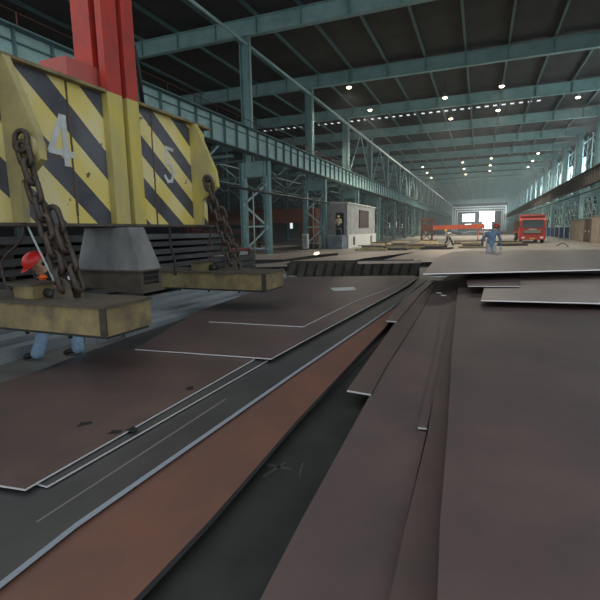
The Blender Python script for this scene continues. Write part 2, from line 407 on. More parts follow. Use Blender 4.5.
for k in range(0, NB):
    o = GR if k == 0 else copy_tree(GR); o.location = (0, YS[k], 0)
    tag(o, 'crane girder darkened for backlight above the right columns, %s span counted from the camera' % ORD[k], 'girder', 'right crane girders')
# walkway hand rails above the left girder
hr = thing('hand_rail', '', 'railing')
for q in range(6): MB().tube([(XL - 0.75, 0.3 + q * 2.1, 7.462), (XL - 0.75, 0.3 + q * 2.1, 8.4)], 0.022, 6).build('post', RUSTBROWN, hr)
for z in (7.9, 8.4): MB().tube([(XL - 0.75, 0.02, z), (XL - 0.75, BAY - 0.02, z)], 0.02, 6).build('rail', RUSTBROWN, hr)
for k in range(-2, 8):
    o = hr if k == -2 else copy_tree(hr); o.location = (0, YS[0] + k * BAY, 0)
    tag(o, 'thin rusty hand rail on the left girder walkway, %s length from the camera' % ORD[k + 2], 'railing', 'walkway hand rails')
# longitudinal ties and V braces between the upper shafts
def upper_brace(x, zt, zb_, v):
    t = thing('upper_brace', '', 'brace')
    MB().tube([(x, 0.215, zt), (x, BAY - 0.215, zt)], 0.09).build('tie_tube', TEALL, t)
    if v:
        MB().tube([(x, 0.35, zb_), (x, BAY * 0.5, zt - 0.1)], 0.06).build('diagonal_brace', TEALL, t)
        MB().tube([(x, BAY - 0.35, zb_), (x, BAY * 0.5, zt - 0.1)], 0.06).build('diagonal_brace', TEALL, t)
    return t
ub0 = upper_brace(-14.05, 13.2, 7.7, False); ub1 = upper_brace(-14.05, 13.2, 7.7, True)
for k in range(-1, NB - 1):
    src = ub0 if k < 2 else ub1
    o = src if k in (-1, 2) else copy_tree(src)
    o.location = (0, YS[0] + k * BAY, 0)
    tag(o, ('plain tie tube' if k < 2 else 'V braced tie') + ' between tall left columns, %s from the camera' % ORD[k + 1], 'brace', 'left column ties')
# right side lattice of wind bracing behind the columns
TEALW = mat('teal paled for window light', (0.55, 0.74, 0.74), 0.5, 0, (0.38, 0.56, 0.57), 1.5, 0.8)  # lattice teal lightened in colour to imitate light from the windows
lt = thing('wall_lattice', '', 'lattice')
for z in (1.6, 3.2, 4.8, 6.4, 8.0, 13.0): MB().bar((12.9, 0.05, z), (12.9, BAY - 0.05, z), 0.1, 0.12).build('rail', TEALW, lt)
for q in range(4):
    y0 = q * BAY / 4
    MB().bar((12.9, y0 + 0.1, 0), (12.9, y0 + 0.1, 13.5), 0.14, 0.14).build('post', TEALW, lt)
    for z in (1.6, 3.2, 4.8, 6.4):
        MB().bar((12.8, y0 + 0.1, z), (12.8, y0 + BAY / 4, z + 1.6), 0.07, 0.07).build('diagonal_brace', TEALW, lt)
    for z in (8.1, 9.8, 11.4):
        MB().bar((12.8, y0 + 0.1, z + (1.6 if q % 2 else 0)), (12.8, y0 + BAY / 4, z + (0 if q % 2 else 1.6)), 0.06, 0.06).build('diagonal_brace', TEALW, lt)
for k in range(1, NB - 1):
    o = lt if k == 1 else copy_tree(lt); o.location = (0, YS[k], 0)
    tag(o, 'teal lattice bracing of the right wall, paled for daylight, %s bay from the camera' % ORD[k - 1], 'lattice', 'right wall bracing')
# roof trusses of the dark side bay
tr = thing('side_truss', '', 'truss')
for z in (6.6, 8.2): MB().bar((-36.2, 0, z), (-15.4, 0, z), 0.16, 0.18).build('chord', TEALD, tr)
for q in range(10):
    x = -36.2 + q * 2.08; MB().bar((x, 0, 6.6 if q % 2 else 8.2), (x + 2.08, 0, 8.2 if q % 2 else 6.6), 0.09, 0.1).build('diagonal_brace', TEALL, tr)
for q in (1, 3, 5, 7): MB().bar((-36.2 + q * 4.0, 0, 8.3), (-36.2 + q * 4.0, BAY - 0.1, 8.3), 0.08, 0.1).build('runner', PIPE, tr)
for k in range(NB - 1):
    o = tr if k == 0 else copy_tree(tr); o.location = (0, YS[k], 0)
    tag(o, 'light steel truss across the dark left side bay, %s from the camera' % ORD[k], 'truss', 'side bay trusses')
# service pipes
o = MB().tube([(XL + 0.12, 3, 4.05), (XL + 0.12, 60, 4.05)], 0.07).build('service_pipe', DARK); tag(o, 'dark service pipe running along the left columns below the girder', 'pipe')
o = MB().tube([(XR - 0.22, 42, 5.2), (XR - 0.22, 240, 5.2)], 0.07).build('service_pipe', DARK); tag(o, 'dark service pipe running along the right columns below the girder', 'pipe')

# ---- high bay lamps
lamps = [(-10.67,38.06),(-10.69,45.80),(-10.85,90.71),(-11.02,100.22),(-11.20,110.32),(-3.52,44.66),(-3.53,53.13),(-3.55,88.02),(-3.63,97.42),(-3.61,107.54),(1.13,43.29),(1.11,51.61),(1.14,85.51),(1.10,94.77),(1.19,103.52),(7.80,49.89),(8.04,83.59),(8.09,92.24),(8.12,101.24)]
rows = ['leftmost line', 'second line from the left', 'third line from the left', 'rightmost line']
rid = [0] * 5 + [1] * 5 + [2] * 5 + [3] * 4
hb = thing('high_bay_lamp', '', 'lamp')
MB().tube([(0, 0, 0.35), (0, 0, ZR - 13.35)], 0.02, 6).build('rod', DARK, hb)
MB().lathe([(0.05, 0.36), (0.09, 0.34), (0.1, 0.2), (0.26, 0.0), (0.25, 0.0), (0.09, 0.19), (0.0, 0.3)]).build('reflector', mat('aluminium reflector', (0.5, 0.5, 0.48), 0.4, 0.8), hb)
MB().lathe([(0, 0.14), (0.12, 0.1), (0.19, 0.02), (0.2, -0.03), (0.13, -0.09), (0, -0.11)]).build('bulb', LAMPB, hb)
cnt = [0] * 4
for i, (x, y) in enumerate(lamps):
    o = hb if i == 0 else copy_tree(hb); o.location = (x, y, 13.35)
    r = rid[i]; tag(o, 'glowing roof lamp, %s, %s from the camera' % (rows[r], ORD[cnt[r]]), 'lamp', 'high bay lamps'); cnt[r] += 1
    l = bpy.data.lights.new('lamp_glow', 'SPOT'); l.energy = 1300; l.color = (1, 0.88, 0.7); l.spot_size = math.radians(150); l.spot_blend = 0.6; l.shadow_soft_size = 0.25
    lo = bpy.data.objects.new('lamp_glow', l); C.objects.link(lo); lo.parent = o; lo.location = (0, 0, -0.2)

# ================================================================ far machinery
# orange gantry
t = thing('orange_gantry', 'low orange steel gantry beam standing across the floor far down the hall', 'gantry', (-5.7, 60, 0))
MB().hull([(0, -0.2, 1.45), (6.1, -0.2, 1.55), (6.1, 0.2, 1.55), (0, 0.2, 1.45)], [(0, -0.2, 1.98), (6.1, -0.2, 2.12), (6.1, 0.2, 2.12), (0, 0.2, 1.98)]).build('cross_beam', ORANGE, t)
for x in (5.3, 5.9): MB().box(x, x + 0.14, -0.15, 0.15, 0.18, 1.56).build('leg', ORANGE, t)
MB().box(5.1, 6.3, -0.25, 0.25, 0, 0.18).build('end_carriage', RUSTBROWN, t)
for x in (-1.5, -0.2): MB().box(x, x + 0.18, -0.3, 0.3, 0, 2.9).build('tower_post', RUSTBROWN, t)
MB().box(-1.6, 0.1, -0.32, 0.32, 2.6, 2.9).build('tower_head', RUSTBROWN, t); MB().box(-1.32, -0.2, -0.2, 0.2, 1.3, 2.1).build('winch_box', RUSTBROWN, t)
for p, q in (((-1.4, 0.2), (-0.2, 1.3)), ((-0.2, 0.2), (-1.4, 1.3)), ((-1.4, 1.9), (-0.2, 2.6))): MB().bar((p[0], 0, p[1]), (q[0], 0, q[1]), 0.08, 0.1).build('diagonal_brace', RUSTBROWN, t)
t = thing('overhead_crane', 'red brown crane bridge in the dark side bay behind the left columns', 'crane', (-26, 50, 0))
MB().box(-9, 8.2, -0.6, 0.6, 2.6, 4.2).build('bridge_beam', RUSTBROWN, t); MB().box(-10, -8.4, -1.5, 1.5, 0, 2.6).build('end_leg', RUSTBROWN, t); MB().box(6.6, 8.2, -1.5, 1.5, 0, 2.6).build('end_leg', RUSTBROWN, t)
MB().box(-2, 1.5, -0.9, 0.9, 4.2, 5.0).build('trolley', DARK, t)
t = thing('steel_rack', 'dark loaded steel rack in the side bay behind the first left column', 'rack', (-22, 36, 0))
for x in (-3, 3): 
    for y in (-1.2, 1.2): MB().box(x - 0.1, x + 0.1, y - 0.1, y + 0.1, 0, 2.6).build('post', RUSTBROWN, t)
for z in (0.6, 1.4, 2.2): MB().box(-3.3, 3.3, -1.3, 1.3, z, z + 0.12).build('shelf', DARK, t); MB().box(-3.0, 2.6, -1.0, 1.0, z + 0.12, z + 0.42).build('load', RUSTBROWN, t)

# control booth
t = thing('control_booth', 'off white control booth with brown shutter window under the left girder', 'booth', (-12.4, 39.0, 0))
bm_ = MB()
bm_.box(-1.35, 1.3, 0, 9.4, 1.2, 4.0); bm_.box(0.0, 1.3, 9.4, 11.2, 1.2, 4.0); bm_.build('body', BOOTH, t)
MB().box(-1.37, 1.42, -0.05, 9.4, 0.0, 1.2).box(-0.02, 1.42, 9.4, 11.3, 0, 1.2).build('plinth', WHITE, t)
MB().box(-1.4, 1.4, -0.1, 9.45, 4.0, 4.08).box(-0.08, 1.4, 9.45, 11.3, 4.0, 4.08).build('roof', WHITE, t)
w_ = MB().box(1.3, 1.34, 4.2, 7.8, 1.95, 3.45).build('window_shutter', BROWN, t)
m = MB()
for y in (4.1, 7.8): m.box(1.3, 1.38, y, y + 0.1, 1.85, 3.55)
for z in (1.85, 3.45): m.box(1.3, 1.38, 4.1, 7.9, z, z + 0.1)
m.build('window_frame', BROWN, t)
MB().box(0.28, 0.98, -0.03, 0.0, 1.22, 3.15).build('doorway', BLACK, t)
m = MB()
for x in (0.2, 0.98): m.box(x, x + 0.07, -0.05, 0, 1.2, 3.2)
m.box(0.2, 1.05, -0.05, 0, 3.15, 3.22); m.build('door_frame', BLUEG, t)
for y in (1.6, 8.6): MB().box(1.42, 1.46, y, y + 0.5, 0.25, 1.0).build('vent', DARK, t)
t = thing('access_platform', 'grey blue sheet metal landing in front of the booth doorway', 'platform', (-12.4, 37.3, 0))
MB().box(0, 1.3, 0.0, 1.62, 1.06, 1.14).build('deck', BLUEG, t); MB().box(0.0, 1.3, 0.0, 0.05, 0, 1.06).build('front_panel', BLUEG, t)
MB().box(1.25, 1.3, 0.05, 1.62, 0, 1.06).build('side_panel', BLUEG, t)
for x in (0.03, 1.27): MB().tube([(x, 0.03, 1.14), (x, 0.03, 1.75)], 0.025).build('rail_post', BLUEG, t)
MB().tube([(0.03, 0.03, 1.75), (1.27, 0.03, 1.75)], 0.025).build('hand_rail', BLUEG, t)
t = thing('tool_box', 'small red tool chest at the foot of the nearest left column', 'box', (-15.2, 25.6, 0))
MB().box(0.1, 1.1, 0, 0.6, 0, 0.5).build('body', RUSTBROWN, t); MB().box(0.07, 1.13, -0.03, 0.63, 0.5, 0.57).build('lid', REDF, t); MB().box(0.5, 0.8, -0.04, 0, 0.32, 0.42).build('latch', DARK, t)
t = thing('signal_cabinet', 'narrow white cabinet beside the second left column', 'cabinet', (-14.1, 36.2, 0))
MB().box(-0.22, 0.22, 0, 0.4, 0.1, 1.35).build('body', WHITE, t); MB().box(-0.25, 0.25, -0.03, 0.43, 0, 0.1).build('base', DARK, t); MB().box(-0.18, 0.18, -0.02, 0, 0.2, 1.25).build('door', BOOTH, t)

# right side low walls and blue screens
def lowwall(y0, y1, h, label):
    t = thing('low_wall', label, 'wall', (10.0, y0, 0), 0, 'beige walls on the right')
    MB().box(0, 0.3, 0, y1 - y0, 0, h).build('panel', BEIGE, t); MB().box(-0.05, 0.35, 0, y1 - y0, h, h + 0.12).build('coping', TEALD, t)
    for q in range(1, 3): MB().box(-0.03, 0, (y1 - y0) * q / 3 - 0.06, (y1 - y0) * q / 3 + 0.06, 0.1, h - 0.1).build('pilaster', BEIGE, t)
lowwall(41, 51.5, 2.5, 'beige rendered low wall at the right edge, nearer than the dark opening')
lowwall(55.2, 62.3, 2.3, 'beige rendered low wall on the right, between dark opening and blue screens')
t = thing('opening_panels', 'dark panels standing for the opening between the two beige walls', 'gate', (10.05, 51.75, 0))  # dark leaves stand for the dark opening between the walls
for y in (0.0, 1.7): MB().box(0, 0.1, y, y + 1.6, 0.05, 2.3).build('leaf', BROWN, t); MB().box(-0.04, 0, y + 0.7, y + 0.9, 1.0, 1.2).build('handle', PIPE, t)
MB().box(-0.05, 0.15, -0.2, 3.4, 2.3, 2.45).build('lintel', TEALD, t)
bs = None
for k in range(9):
    y = 62.6 + k * 4.1
    if bs is None:
        bs = thing('blue_screen', '', 'screen', (10.0, y, 0)); o = bs
        MB().box(0, 0.06, 0, 3.9, 0.12, 1.5).build('panel', NAVY, bs)
        for q in (0, 3.82): MB().box(-0.05, 0.1, q, q + 0.1, 0, 1.6).build('post', TEALL, bs)
    else: o = copy_tree(bs); o.location = (10.0, y, 0)
    tag(o, 'navy blue screen panel along the right wall, %s from the camera' % ORD[k], 'screen', 'navy screens')

# truck
t = thing('red_truck', 'red cab-over truck parked facing the camera far down the hall', 'truck', (4.75, 50, 0))
b = MB()
prof = [(-0.02, 0.55), (-0.02, 1.45), (0.12, 2.25), (0.4, 2.62), (1.9, 2.66), (1.9, 0.55)]
b.hull([(-1.15, y, z) for y, z in prof], [(1.15, y, z) for y, z in prof]); b.build('cab', RED, t)
b = MB(); b.hull([(-0.95, 0.10, 2.32), (0.95, 0.10, 2.32), (0.95, 0.02, 1.55), (-0.95, 0.02, 1.55)][::-1], [(-0.95, 0.06, 2.32), (0.95, 0.06, 2.32), (0.95, -0.05, 1.55), (-0.95, -0.05, 1.55)][::-1]); b.build('windscreen', GLASSD, t)
MB().box(-1.1, 1.1, 0.25, 1.8, 2.66, 2.86).build('lit_roof_top', REDF, t)  # paler red stands for light falling on top of the cab
m = MB().box(-0.8, 0.8, -0.06, -0.02, 0.95, 1.32); gl_ = m.build('grille', DARK, t)
m = MB()
for z in (1.03, 1.13, 1.23): m.box(-0.75, 0.75, -0.08, -0.06, z, z + 0.04)
m.build('bar', PIPE, gl_)
MB().box(-0.35, 0.35, -0.1, -0.08, 1.34, 1.44).build('badge', PIPE, t)
MB().box(-1.18, 1.18, -0.16, 0.1, 0.35, 0.75).build('bumper', RED, t)
for x in (-0.95, 0.68): MB().box(x, x + 0.27, -0.2, -0.16, 0.5, 0.66).build('headlight', REFLECT, t)
MB().box(-0.25, 0.25, -0.18, -0.16, 0.42, 0.56).build('number_plate', YEL, t)
for x in (-1.3, 1.2):
    o = MB().box(x, x + 0.1, -0.12, 0.02, 1.6, 2.15).build('mirror', DARK, t); MB().tube([(x + 0.05, -0.04, 2.15), (math.copysign(1.08, x), 0.15, 2.25)], 0.02).build('arm', DARK, o)
MB().box(-1.0, 1.0, 1.95, 9.5, 0.75, 1.0).build('chassis', DARK, t)
MB().box(-1.2, 1.2, 2.2, 9.6, 1.0, 1.15).build('flatbed', REDF, t); MB().box(-1.2, 1.2, 2.1, 2.2, 1.0, 2.4).build('headboard', DARK, t)
MB().box(-1.1, 1.1, 2.6, 9.2, 1.15, 2.3).build('load', RUSTBROWN, t)
for y in (0.75, 6.4, 7.8):
    for x in (-1.12, 0.84):
        wh = MB().lathe([(0.0, 0), (0.3, 0), (0.5, 0.02), (0.52, 0.06), (0.52, 0.22), (0.5, 0.26), (0.3, 0.28), (0, 0.28)], (x, y, 0.52), 20, 0, 'x').build('wheel', BLACK, t)
        MB().lathe([(0, -0.02), (0.2, -0.01), (0.22, 0.29), (0, 0.3)], (x, y, 0.52), 12, 0, 'x').build('hub', PIPE, wh)

# ================================================================ plates
def plate(name, label, pts, ztop, th, m, edge=CUT, cat='steel plate', group=None, ends=None):
    cx = sum(p[0] for p in pts) / len(pts); cy = sum(p[1] for p in pts) / len(pts)
    b = MB().prism([(x - cx, y - cy) for x, y in pts], -th, 0, 0, 1)
    o = b.build(name, [m, edge, DARK]); o.location = (cx, cy, ztop)
    if ends is not None:                                     # only these sides are freshly cut and bright
        for p in o.data.polygons:
            if abs(p.normal.z) < 0.5:
                c_ = p.center; bi = min(range(len(pts)), key=lambda i: ((pts[i][0] + pts[(i + 1) % len(pts)][0]) / 2 - cx - c_.x) ** 2 + ((pts[i][1] + pts[(i + 1) % len(pts)][1]) / 2 - cy - c_.y) ** 2)
                p.material_index = 1 if bi in ends else 2
    return tag(o, label, cat, group)
DARKE = DARK
# left pile
plate('steel_plate', 'thick dark grey base plate lying on the floor beside the bluish bars', [(-4.103,1.294),(-4.616,3.704),(-4.744,4.806),(-5.140,11.942),(-1.988,12.211),(-1.796,5.471),(-1.948,1.464),(-1.544,0.951),(-2.333,0.649)], 0.10, 0.10, GREY, DARKE)
plate('steel_plate', 'dark green-black oily plate in the gap between rusty plate and middle plates', [(-1.512,1.004),(-1.308,2.394),(-1.196,7.614),(-1.048,13.528),(-0.832,5.204),(-0.873,3.001),(-0.776,1.733),(-0.754,1.294)], 0.06, 0.06, DARK, DARKE)
plate('steel_plate', 'long rust red plate running diagonally beside the dark oily gap', [(-1.235,1.017),(-1.223,1.745),(-1.265,3.082),(-1.281,6.715),(-1.343,8.763),(-1.874,10.783),(-1.811,3.269),(-1.876,1.199),(-1.699,0.840)], 0.150, 0.035, RUSTY, GREY)
plate('steel_plate', 'long grey plate with bluish right edge and a pale scratch along it', [(-1.763,0.769),(-1.800,1.436),(-1.685,4.131),(-1.416,8.973),(-1.337,13.018),(-2.314,12.798),(-2.880,4.734),(-2.582,2.259),(-2.618,0.860),(-2.389,0.529)], 0.195, 0.030, GREY, CUTB)
plate('steel_plate', 'grey brown plate just showing along the right edge of the big brown plate', [(-2.191,1.597),(-2.097,4.221),(-2.655,4.718),(-3.922,3.959),(-3.813,1.600)], 0.217, 0.012, GREY)
plate('steel_plate', 'large plain brown plate nearest to the left edge of the picture', [(-2.248,1.511),(-2.227,4.166),(-2.676,4.630),(-3.980,3.957),(-4.282,1.642),(-4.113,1.270)], 0.237, 0.012, MILL2)
plate('steel_plate', 'wide brown grey plate in mid pile with a long white front edge', [(-3.737,4.007),(-2.030,4.160),(-1.980,5.036),(-1.578,11.194),(-1.601,12.912),(-4.993,11.607),(-4.537,6.504)], 0.257, 0.012, MILL)
plate('steel_plate', 'topmost plate of the left pile with a pale chalk mark on it', [(-3.749,5.590),(-2.261,5.682),(-2.154,8.094),(-1.697,11.667),(-1.713,13.119),(-5.195,11.930),(-4.618,9.090)], 0.277, 0.012, MILL)
# chalk mark and scratch
t_ = tag(MB().prism([(-3.216,9.829),(-2.724,10.144),(-2.542,9.636),(-2.968,9.353)], 0.2772, 0.2782).build('chalk_mark', WHITE), 'faint white chalk mark on the topmost left plate', 'mark')
s_ = tag(MB().prism([(-1.995,1.371),(-1.981,1.376),(-1.953,3.109),(-1.973,3.126)], 0.1952, 0.1958).build('scratch_line', mat('scraped steel', (0.24, 0.23, 0.22), 0.4, 0.4)), 'thin pale scratch running along the grey bluish-edged plate', 'mark')
# dark stains on the brown plate
for i, (x, y) in enumerate([(84, 424), (114, 432), (132, 429), (190, 388)]):
    c_ = [(-2.628,2.252),(-2.318,2.225),(-2.232,2.306),(-2.345,3.148)][i]
    pts = [(c_[0] + (0.05 + 0.02 * math.sin(3 * a + i)) * math.cos(a) * 0.8, c_[1] + (0.05 + 0.02 * math.sin(2 * a + i)) * math.sin(a)) for a in [k * math.pi / 6 for k in range(12)]]
    o = MB().prism(pts, 0.2371, 0.2377).build('oil_stain', BLACK); tag(o, 'small dark oil spot on the big brown plate, %s from the left' % ORD[i], 'stain', 'oil spots')
for i, pts in enumerate([[(-1.266,2.502),(-1.089,2.499),(-1.073,2.478),(-1.255,2.465)], [(-1.231,2.343),(-1.170,2.551),(-1.152,2.544),(-1.214,2.325)], [(-1.015,2.423),(-1.055,2.593),(-1.038,2.585),(-0.999,2.416)]]):
    tag(MB().prism(pts, 0.0602, 0.0608).build('scuff_mark', GREY), 'pale scuff on the dark oily plate, %s from the left' % ORD[i], 'mark', 'scuffs on the oily plate')
# middle pile
mid = [(-0.718,1.164),(-0.756,1.819),(-0.825,3.679),(-0.888,7.151),(-1.150,12.496),(-0.681,12.857),(-0.375,5.289),(-0.291,2.973),(-0.277,1.998),(-0.249,1.343)]
for i, z in enumerate((0.115, 0.160, 0.205)):
    pts = [(x + 0.01 * (2 - i), y) for x, y in mid]
    plate('steel_plate', ['brown middle plate at the bottom of its stack beside the dark gap', 'brown middle plate in the middle of its stack beside the dark gap', 'long brown plate right of the dark oily gap, on top of its stack'][i], pts, z, 0.045 if i else 0.050, MILL, DARKE, group=None)
plate('steel_plate', 'narrow brown plate with white cut end lying along the middle stack', [(-1.028,3.597),(-0.809,3.571),(-0.836,4.260),(-0.874,7.038),(-1.007,12.328),(-1.259,12.270),(-1.143,6.710)], 0.222, 0.016, MILL2, ends={0})
plate('steel_plate', 'short narrow plate with white cut end farther along the middle stack', [(-1.276,6.606),(-1.106,6.580),(-1.139,9.752),(-1.063,12.379),(-1.240,12.338),(-1.369,8.673)], 0.242, 0.016, MILL, ends={0})
plate('steel_plate', 'sliver of plate with a white end under the narrow right strip', [(-0.352,3.028),(-0.291,3.032),(-0.320,4.577),(-0.464,8.991),(-0.565,12.586),(-0.767,12.540),(-0.420,5.150)], 0.232, 0.014, MILL, ends={0})
plate('steel_plate', 'narrow brown strip plate along the left edge of the wide right plate', [(-0.253,1.278),(-0.265,1.909),(-0.272,2.844),(-0.348,5.058),(-0.498,9.932),(-0.552,12.820),(-0.095,12.922),(-0.058,5.154),(-0.008,2.005),(-0.002,1.374)], 0.262, 0.028, MILL2, DARKE)
for i, (x, y) in enumerate([(436, 293), (441, 295.5)]):
    o = MB().box(-0.05, 0.05, -0.03, 0.03, 0, 0.012).build('offcut', CUT); o.location = ((-0.772,9.790, 0.246) if i == 0 else (-0.647,9.334, 0.264)); tag(o, ['tiny bright steel offcut on the narrow strip plates', 'tiny bright steel offcut just right of its twin'][i], 'offcut')
# right pile
rp = [(-0.078,1.275),(-0.113,1.864),(-0.142,2.741),(-0.232,4.833),(-0.486,12.434),(-0.466,13.897)]
rp = rp + [(2.9, rp[-1][1] + 0.4), (2.9, rp[0][1] - 0.2)]
for i, z in enumerate((0.292, 0.338)):
    plate('steel_plate', ['wide brown plate hidden directly beneath the big right foreground plate', 'very wide brown plate filling the right foreground'][i], [(x + (0.03 if i == 0 and x < 2 else 0), y) for x, y in rp], z, 0.042 if i else 0.024, MILL, DARKE)
tag(MB().box(0.25, 2.85, 1.3, 9.6, 0, 0.262).build('steel_stack', DARK), 'block of stacked steel under the wide right plate', 'steel stack')
# support blocks for the raised plates
def block(x, y, z0, z1, label, w=0.3, d=0.3):
    o = MB().box(-w / 2, w / 2, -d / 2, d / 2, 0, z1 - z0).build('timber_block', TIMBER); o.location = (x, y, z0); tag(o, label, 'timber block', 'timber blocks')
plate('steel_plate', 'smaller brown plate raised on blocks, overlapping the right foreground plate', [(0.047,7.613),(2.206,7.817),(3.763,13.576),(0.213,12.317)], 0.46, 0.018, LIGHTP, BRI)
for i, (x, y) in enumerate([(0.55, 9.0), (1.6, 9.0), (2.6, 9.0)]):
    block(x, y, 0.338, 0.446, 'hidden timber block under the small raised plate, %s from the left' % ORD[i])
plate('steel_plate', 'small plate corner with bright front edge beneath the raised pale plates', [(-0.186,9.101),(0.732,9.328),(0.989,12.887),(-0.375,12.632)], 0.50, 0.014, MILL, ends={0})
plate('steel_plate', 'large pale plate, sheen painted in, raised on the right, its white front edge facing the camera', [(-1.087,9.573),(3.210,11.597),(5.692,20.782),(0.763,20.140),(-0.918,19.520),(-1.307,15.338)], 0.68, 0.024, LIGHTP, BRI, ends={0})
plate('steel_plate', 'plate whose thin bright edge peeps out below the large pale raised plate', [(-0.935,9.681),(-0.619,9.749),(-0.705,11.766),(-1.092,13.869)], 0.62, 0.012, MILL, CUT)
tb = thing('cutting_table', 'dark steel cutting table hidden under the large pale raised plate', 'table', (0, 0, 0))
for x in (0.0, 2.3, 4.6):
    for y in (12.6, 15.0, 17.4): MB().box(x, x + 0.2, y, y + 0.2, 0, 0.5).build('leg', DARK, tb)
MB().box(-0.3, 5.2, 12.2, 17.8, 0.5, 0.65).build('top_frame', DARK, tb)

# front slatted cutting bed (olive ribs) and the plates on the beds behind
bedpts = [(-6.216,14.197),(-1.876,15.618)]
OLIVEB = mat('dark olive grimy steel', (0.075, 0.067, 0.05), 0.85, 0.1, (0.03, 0.028, 0.023), 3, 1.6, 0.1)
BD = 1.15
t = thing('slatted_bed', 'long low cutting bed with thick olive ribs along its front, behind the left pile', 'cutting bed', (bedpts[0][0], bedpts[0][1], 0), math.atan2(bedpts[1][1] - bedpts[0][1], bedpts[1][0] - bedpts[0][0]))
L_ = math.dist(bedpts[0], bedpts[1])
MB().box(0, L_, 0.10, 0.18, 0.0, 0.5).build('back_rail', DARK, t); MB().box(0, L_, BD, BD + 0.1, 0.0, 0.5).build('back_rail', DARK, t)
n = 14
for i in range(n):
    x = 0.03 + i * (L_ - 0.36) / (n - 1)
    MB().hull([(x - 0.03, 0, 0.02), (x + 0.20, 0, 0.02), (x + 0.20, 0.06, 0.02), (x - 0.03, 0.06, 0.02)], [(x + 0.12, 0, 0.52), (x + 0.33, 0, 0.52), (x + 0.33, 0.06, 0.52), (x + 0.12, 0.06, 0.52)]).build('rib', OLIVEB, t)
for i in range(9):
    x = 0.2 + i * L_ / 9
    MB().box(x, x + 0.03, 0.33, BD, 0.1, 0.44).build('slat', DARK, t)
MB().box(0, L_, 0.33, BD, 0.0, 0.04).build('tray', BLACK, t)
def low_pair(label, pts):
    plate('steel_plate', label, pts, 0.20, 0.02, LIGHTP, GREY)
    cx = sum(p[0] for p in pts) / len(pts); cy = sum(p[1] for p in pts) / len(pts)
    plate('steel_stack', 'dark stack carrying the ' + label, [(cx + (x - cx) * 0.97, cy + (y - cy) * 0.97) for x, y in pts], 0.178, 0.178, DARK, DARK, cat='steel stack')
low_pair('pale plate nearest the first left column, beyond the welding spark', [(-15.914,18.609),(-9.197,20.660),(-8.975,24.476),(-8.346,27.619),(-9.448,28.930),(-13.104,24.978),(-17.249,21.483)])
low_pair('pale plate behind the left end of the ribbed bed', [(-9.406,15.330),(-7.240,16.447),(-5.659,18.278),(-5.381,21.946),(-3.282,29.691),(-4.141,31.424),(-6.947,27.291),(-8.399,19.568)])
low_pair('pale plate behind the ribs, touching the large raised plate', [(-4.249,19.138),(-1.640,19.803),(-0.536,27.864),(-0.620,31.816),(-3.325,31.872),(-4.048,24.050)])
o = MB().box(-0.9, 1.2, -0.06, 0.06, 0, 0.08).build('steel_bar', LIGHTP); o.location = (-2.89,14.68, 0.50); o.rotation_euler = (0, 0, 0.36); tag(o, 'pale steel bar lying across the ribbed bed', 'bar')
plate('steel_plate', 'thin pale bluish plate left of the ribbed bed', [(-7.754,13.262),(-6.295,14.287),(-7.320,16.423),(-9.410,15.331)], 0.12, 0.12, BAR, BAR)
# far clutter on the floor
random.seed(11)
fp = [(395, 247.5, 430, 5), (372, 250, 40, 4), (405, 244.5, 30, 4), (430, 243.5, 28, 5), (462, 243, 26, 5), (470, 246, 30, 5), (508, 243.5, 30, 4), (420, 247, 30, 4)]
cl = [(-6.31,36.01),(-7.97,35.14),(-7.29,45.57),(-5.24,50.02),(-1.37,49.23),(-0.55,39.69),(2.38,44.12),(-4.76,37.90),(-3.18,39.93),(-8.97,42.98)]
names = ['far low steel bundle right of the booth', 'low dark bundle at the booth corner', 'rusty bundle beyond the booth, left of the gantry', 'yellowish bundle beneath the gantry tower', 'yellowish bundle under the orange gantry beam', 'low bundle just left of the blue-jacketed worker', 'dark bundle right of the blue-jacketed worker', 'low bundle beside the second bright spark', 'flat bundle at the feet of the distant worker', 'bundle against the third left column']
OCH = mat('ochre scrap', (0.55, 0.47, 0.26), 0.8, 0, (0.3, 0.26, 0.15), 3, 1.3)
for i, (x, y) in enumerate(cl):
    if i in (8,): y -= 3
    t = thing('steel_bundle', names[i], 'steel bundle', (x, y, 0), random.uniform(-0.4, 0.4))
    L1 = random.uniform(0.9, 1.3)
    for j in range(2): MB().box(-L1 + 0.4, -L1 + 0.6, -0.7, 0.7, 0, 0.12) if 0 else None
    MB().box(-L1, L1, -0.9, 0.9, 0.0, 0.16).build('base', OCH if i % 2 else GREY, t)
    for j in range(3):
        z = 0.16 + 0.09 * j; MB().box(-L1 * random.uniform(0.6, 1), L1 * random.uniform(0.6, 1), -0.7 + 0.25 * j, 0.6 - 0.1 * j, z, z + 0.085).build('slab', [LIGHTP, OCH, GREY][(i + j) % 3], t)
# welding arcs
for i, (p, lab, z) in enumerate([((-9.086755377238303, 25.21754054011401), 'bright welding spark on the pale plate in front of the booth', .20), ((-6.214127471419491, 43.565571449906166), 'small bright spark far down the floor, right of the booth', .02), ((-4.627390930930658, 43.40149518260522), 'small bright spark far down the floor, left of the distant worker', .02)]):
    t = thing('welding_spark', lab, 'spark', (p[0], p[1], z))
    r = 0.075 if i == 0 else 0.09
    m = MB()
    m.lathe([(0, 0.0), (r, r * 0.6), (r * 0.9, r * 1.2), (0, r * 1.8)], n=10)
    for k in range(9):
        a = k * 0.7; m.tube([(0, 0, r * 0.8), (math.cos(a) * r * 2.6, math.sin(a) * r, r * (0.9 + 1.4 * math.sin(a * 1.7)))], [r * 0.28, r * 0.05], 5)
    m.build('arc', SPARK, t); MB().tube([(0.05, 0.05, r), (0.3, 0.2, 0.5)], 0.015, 6).build('torch', DARK, t)
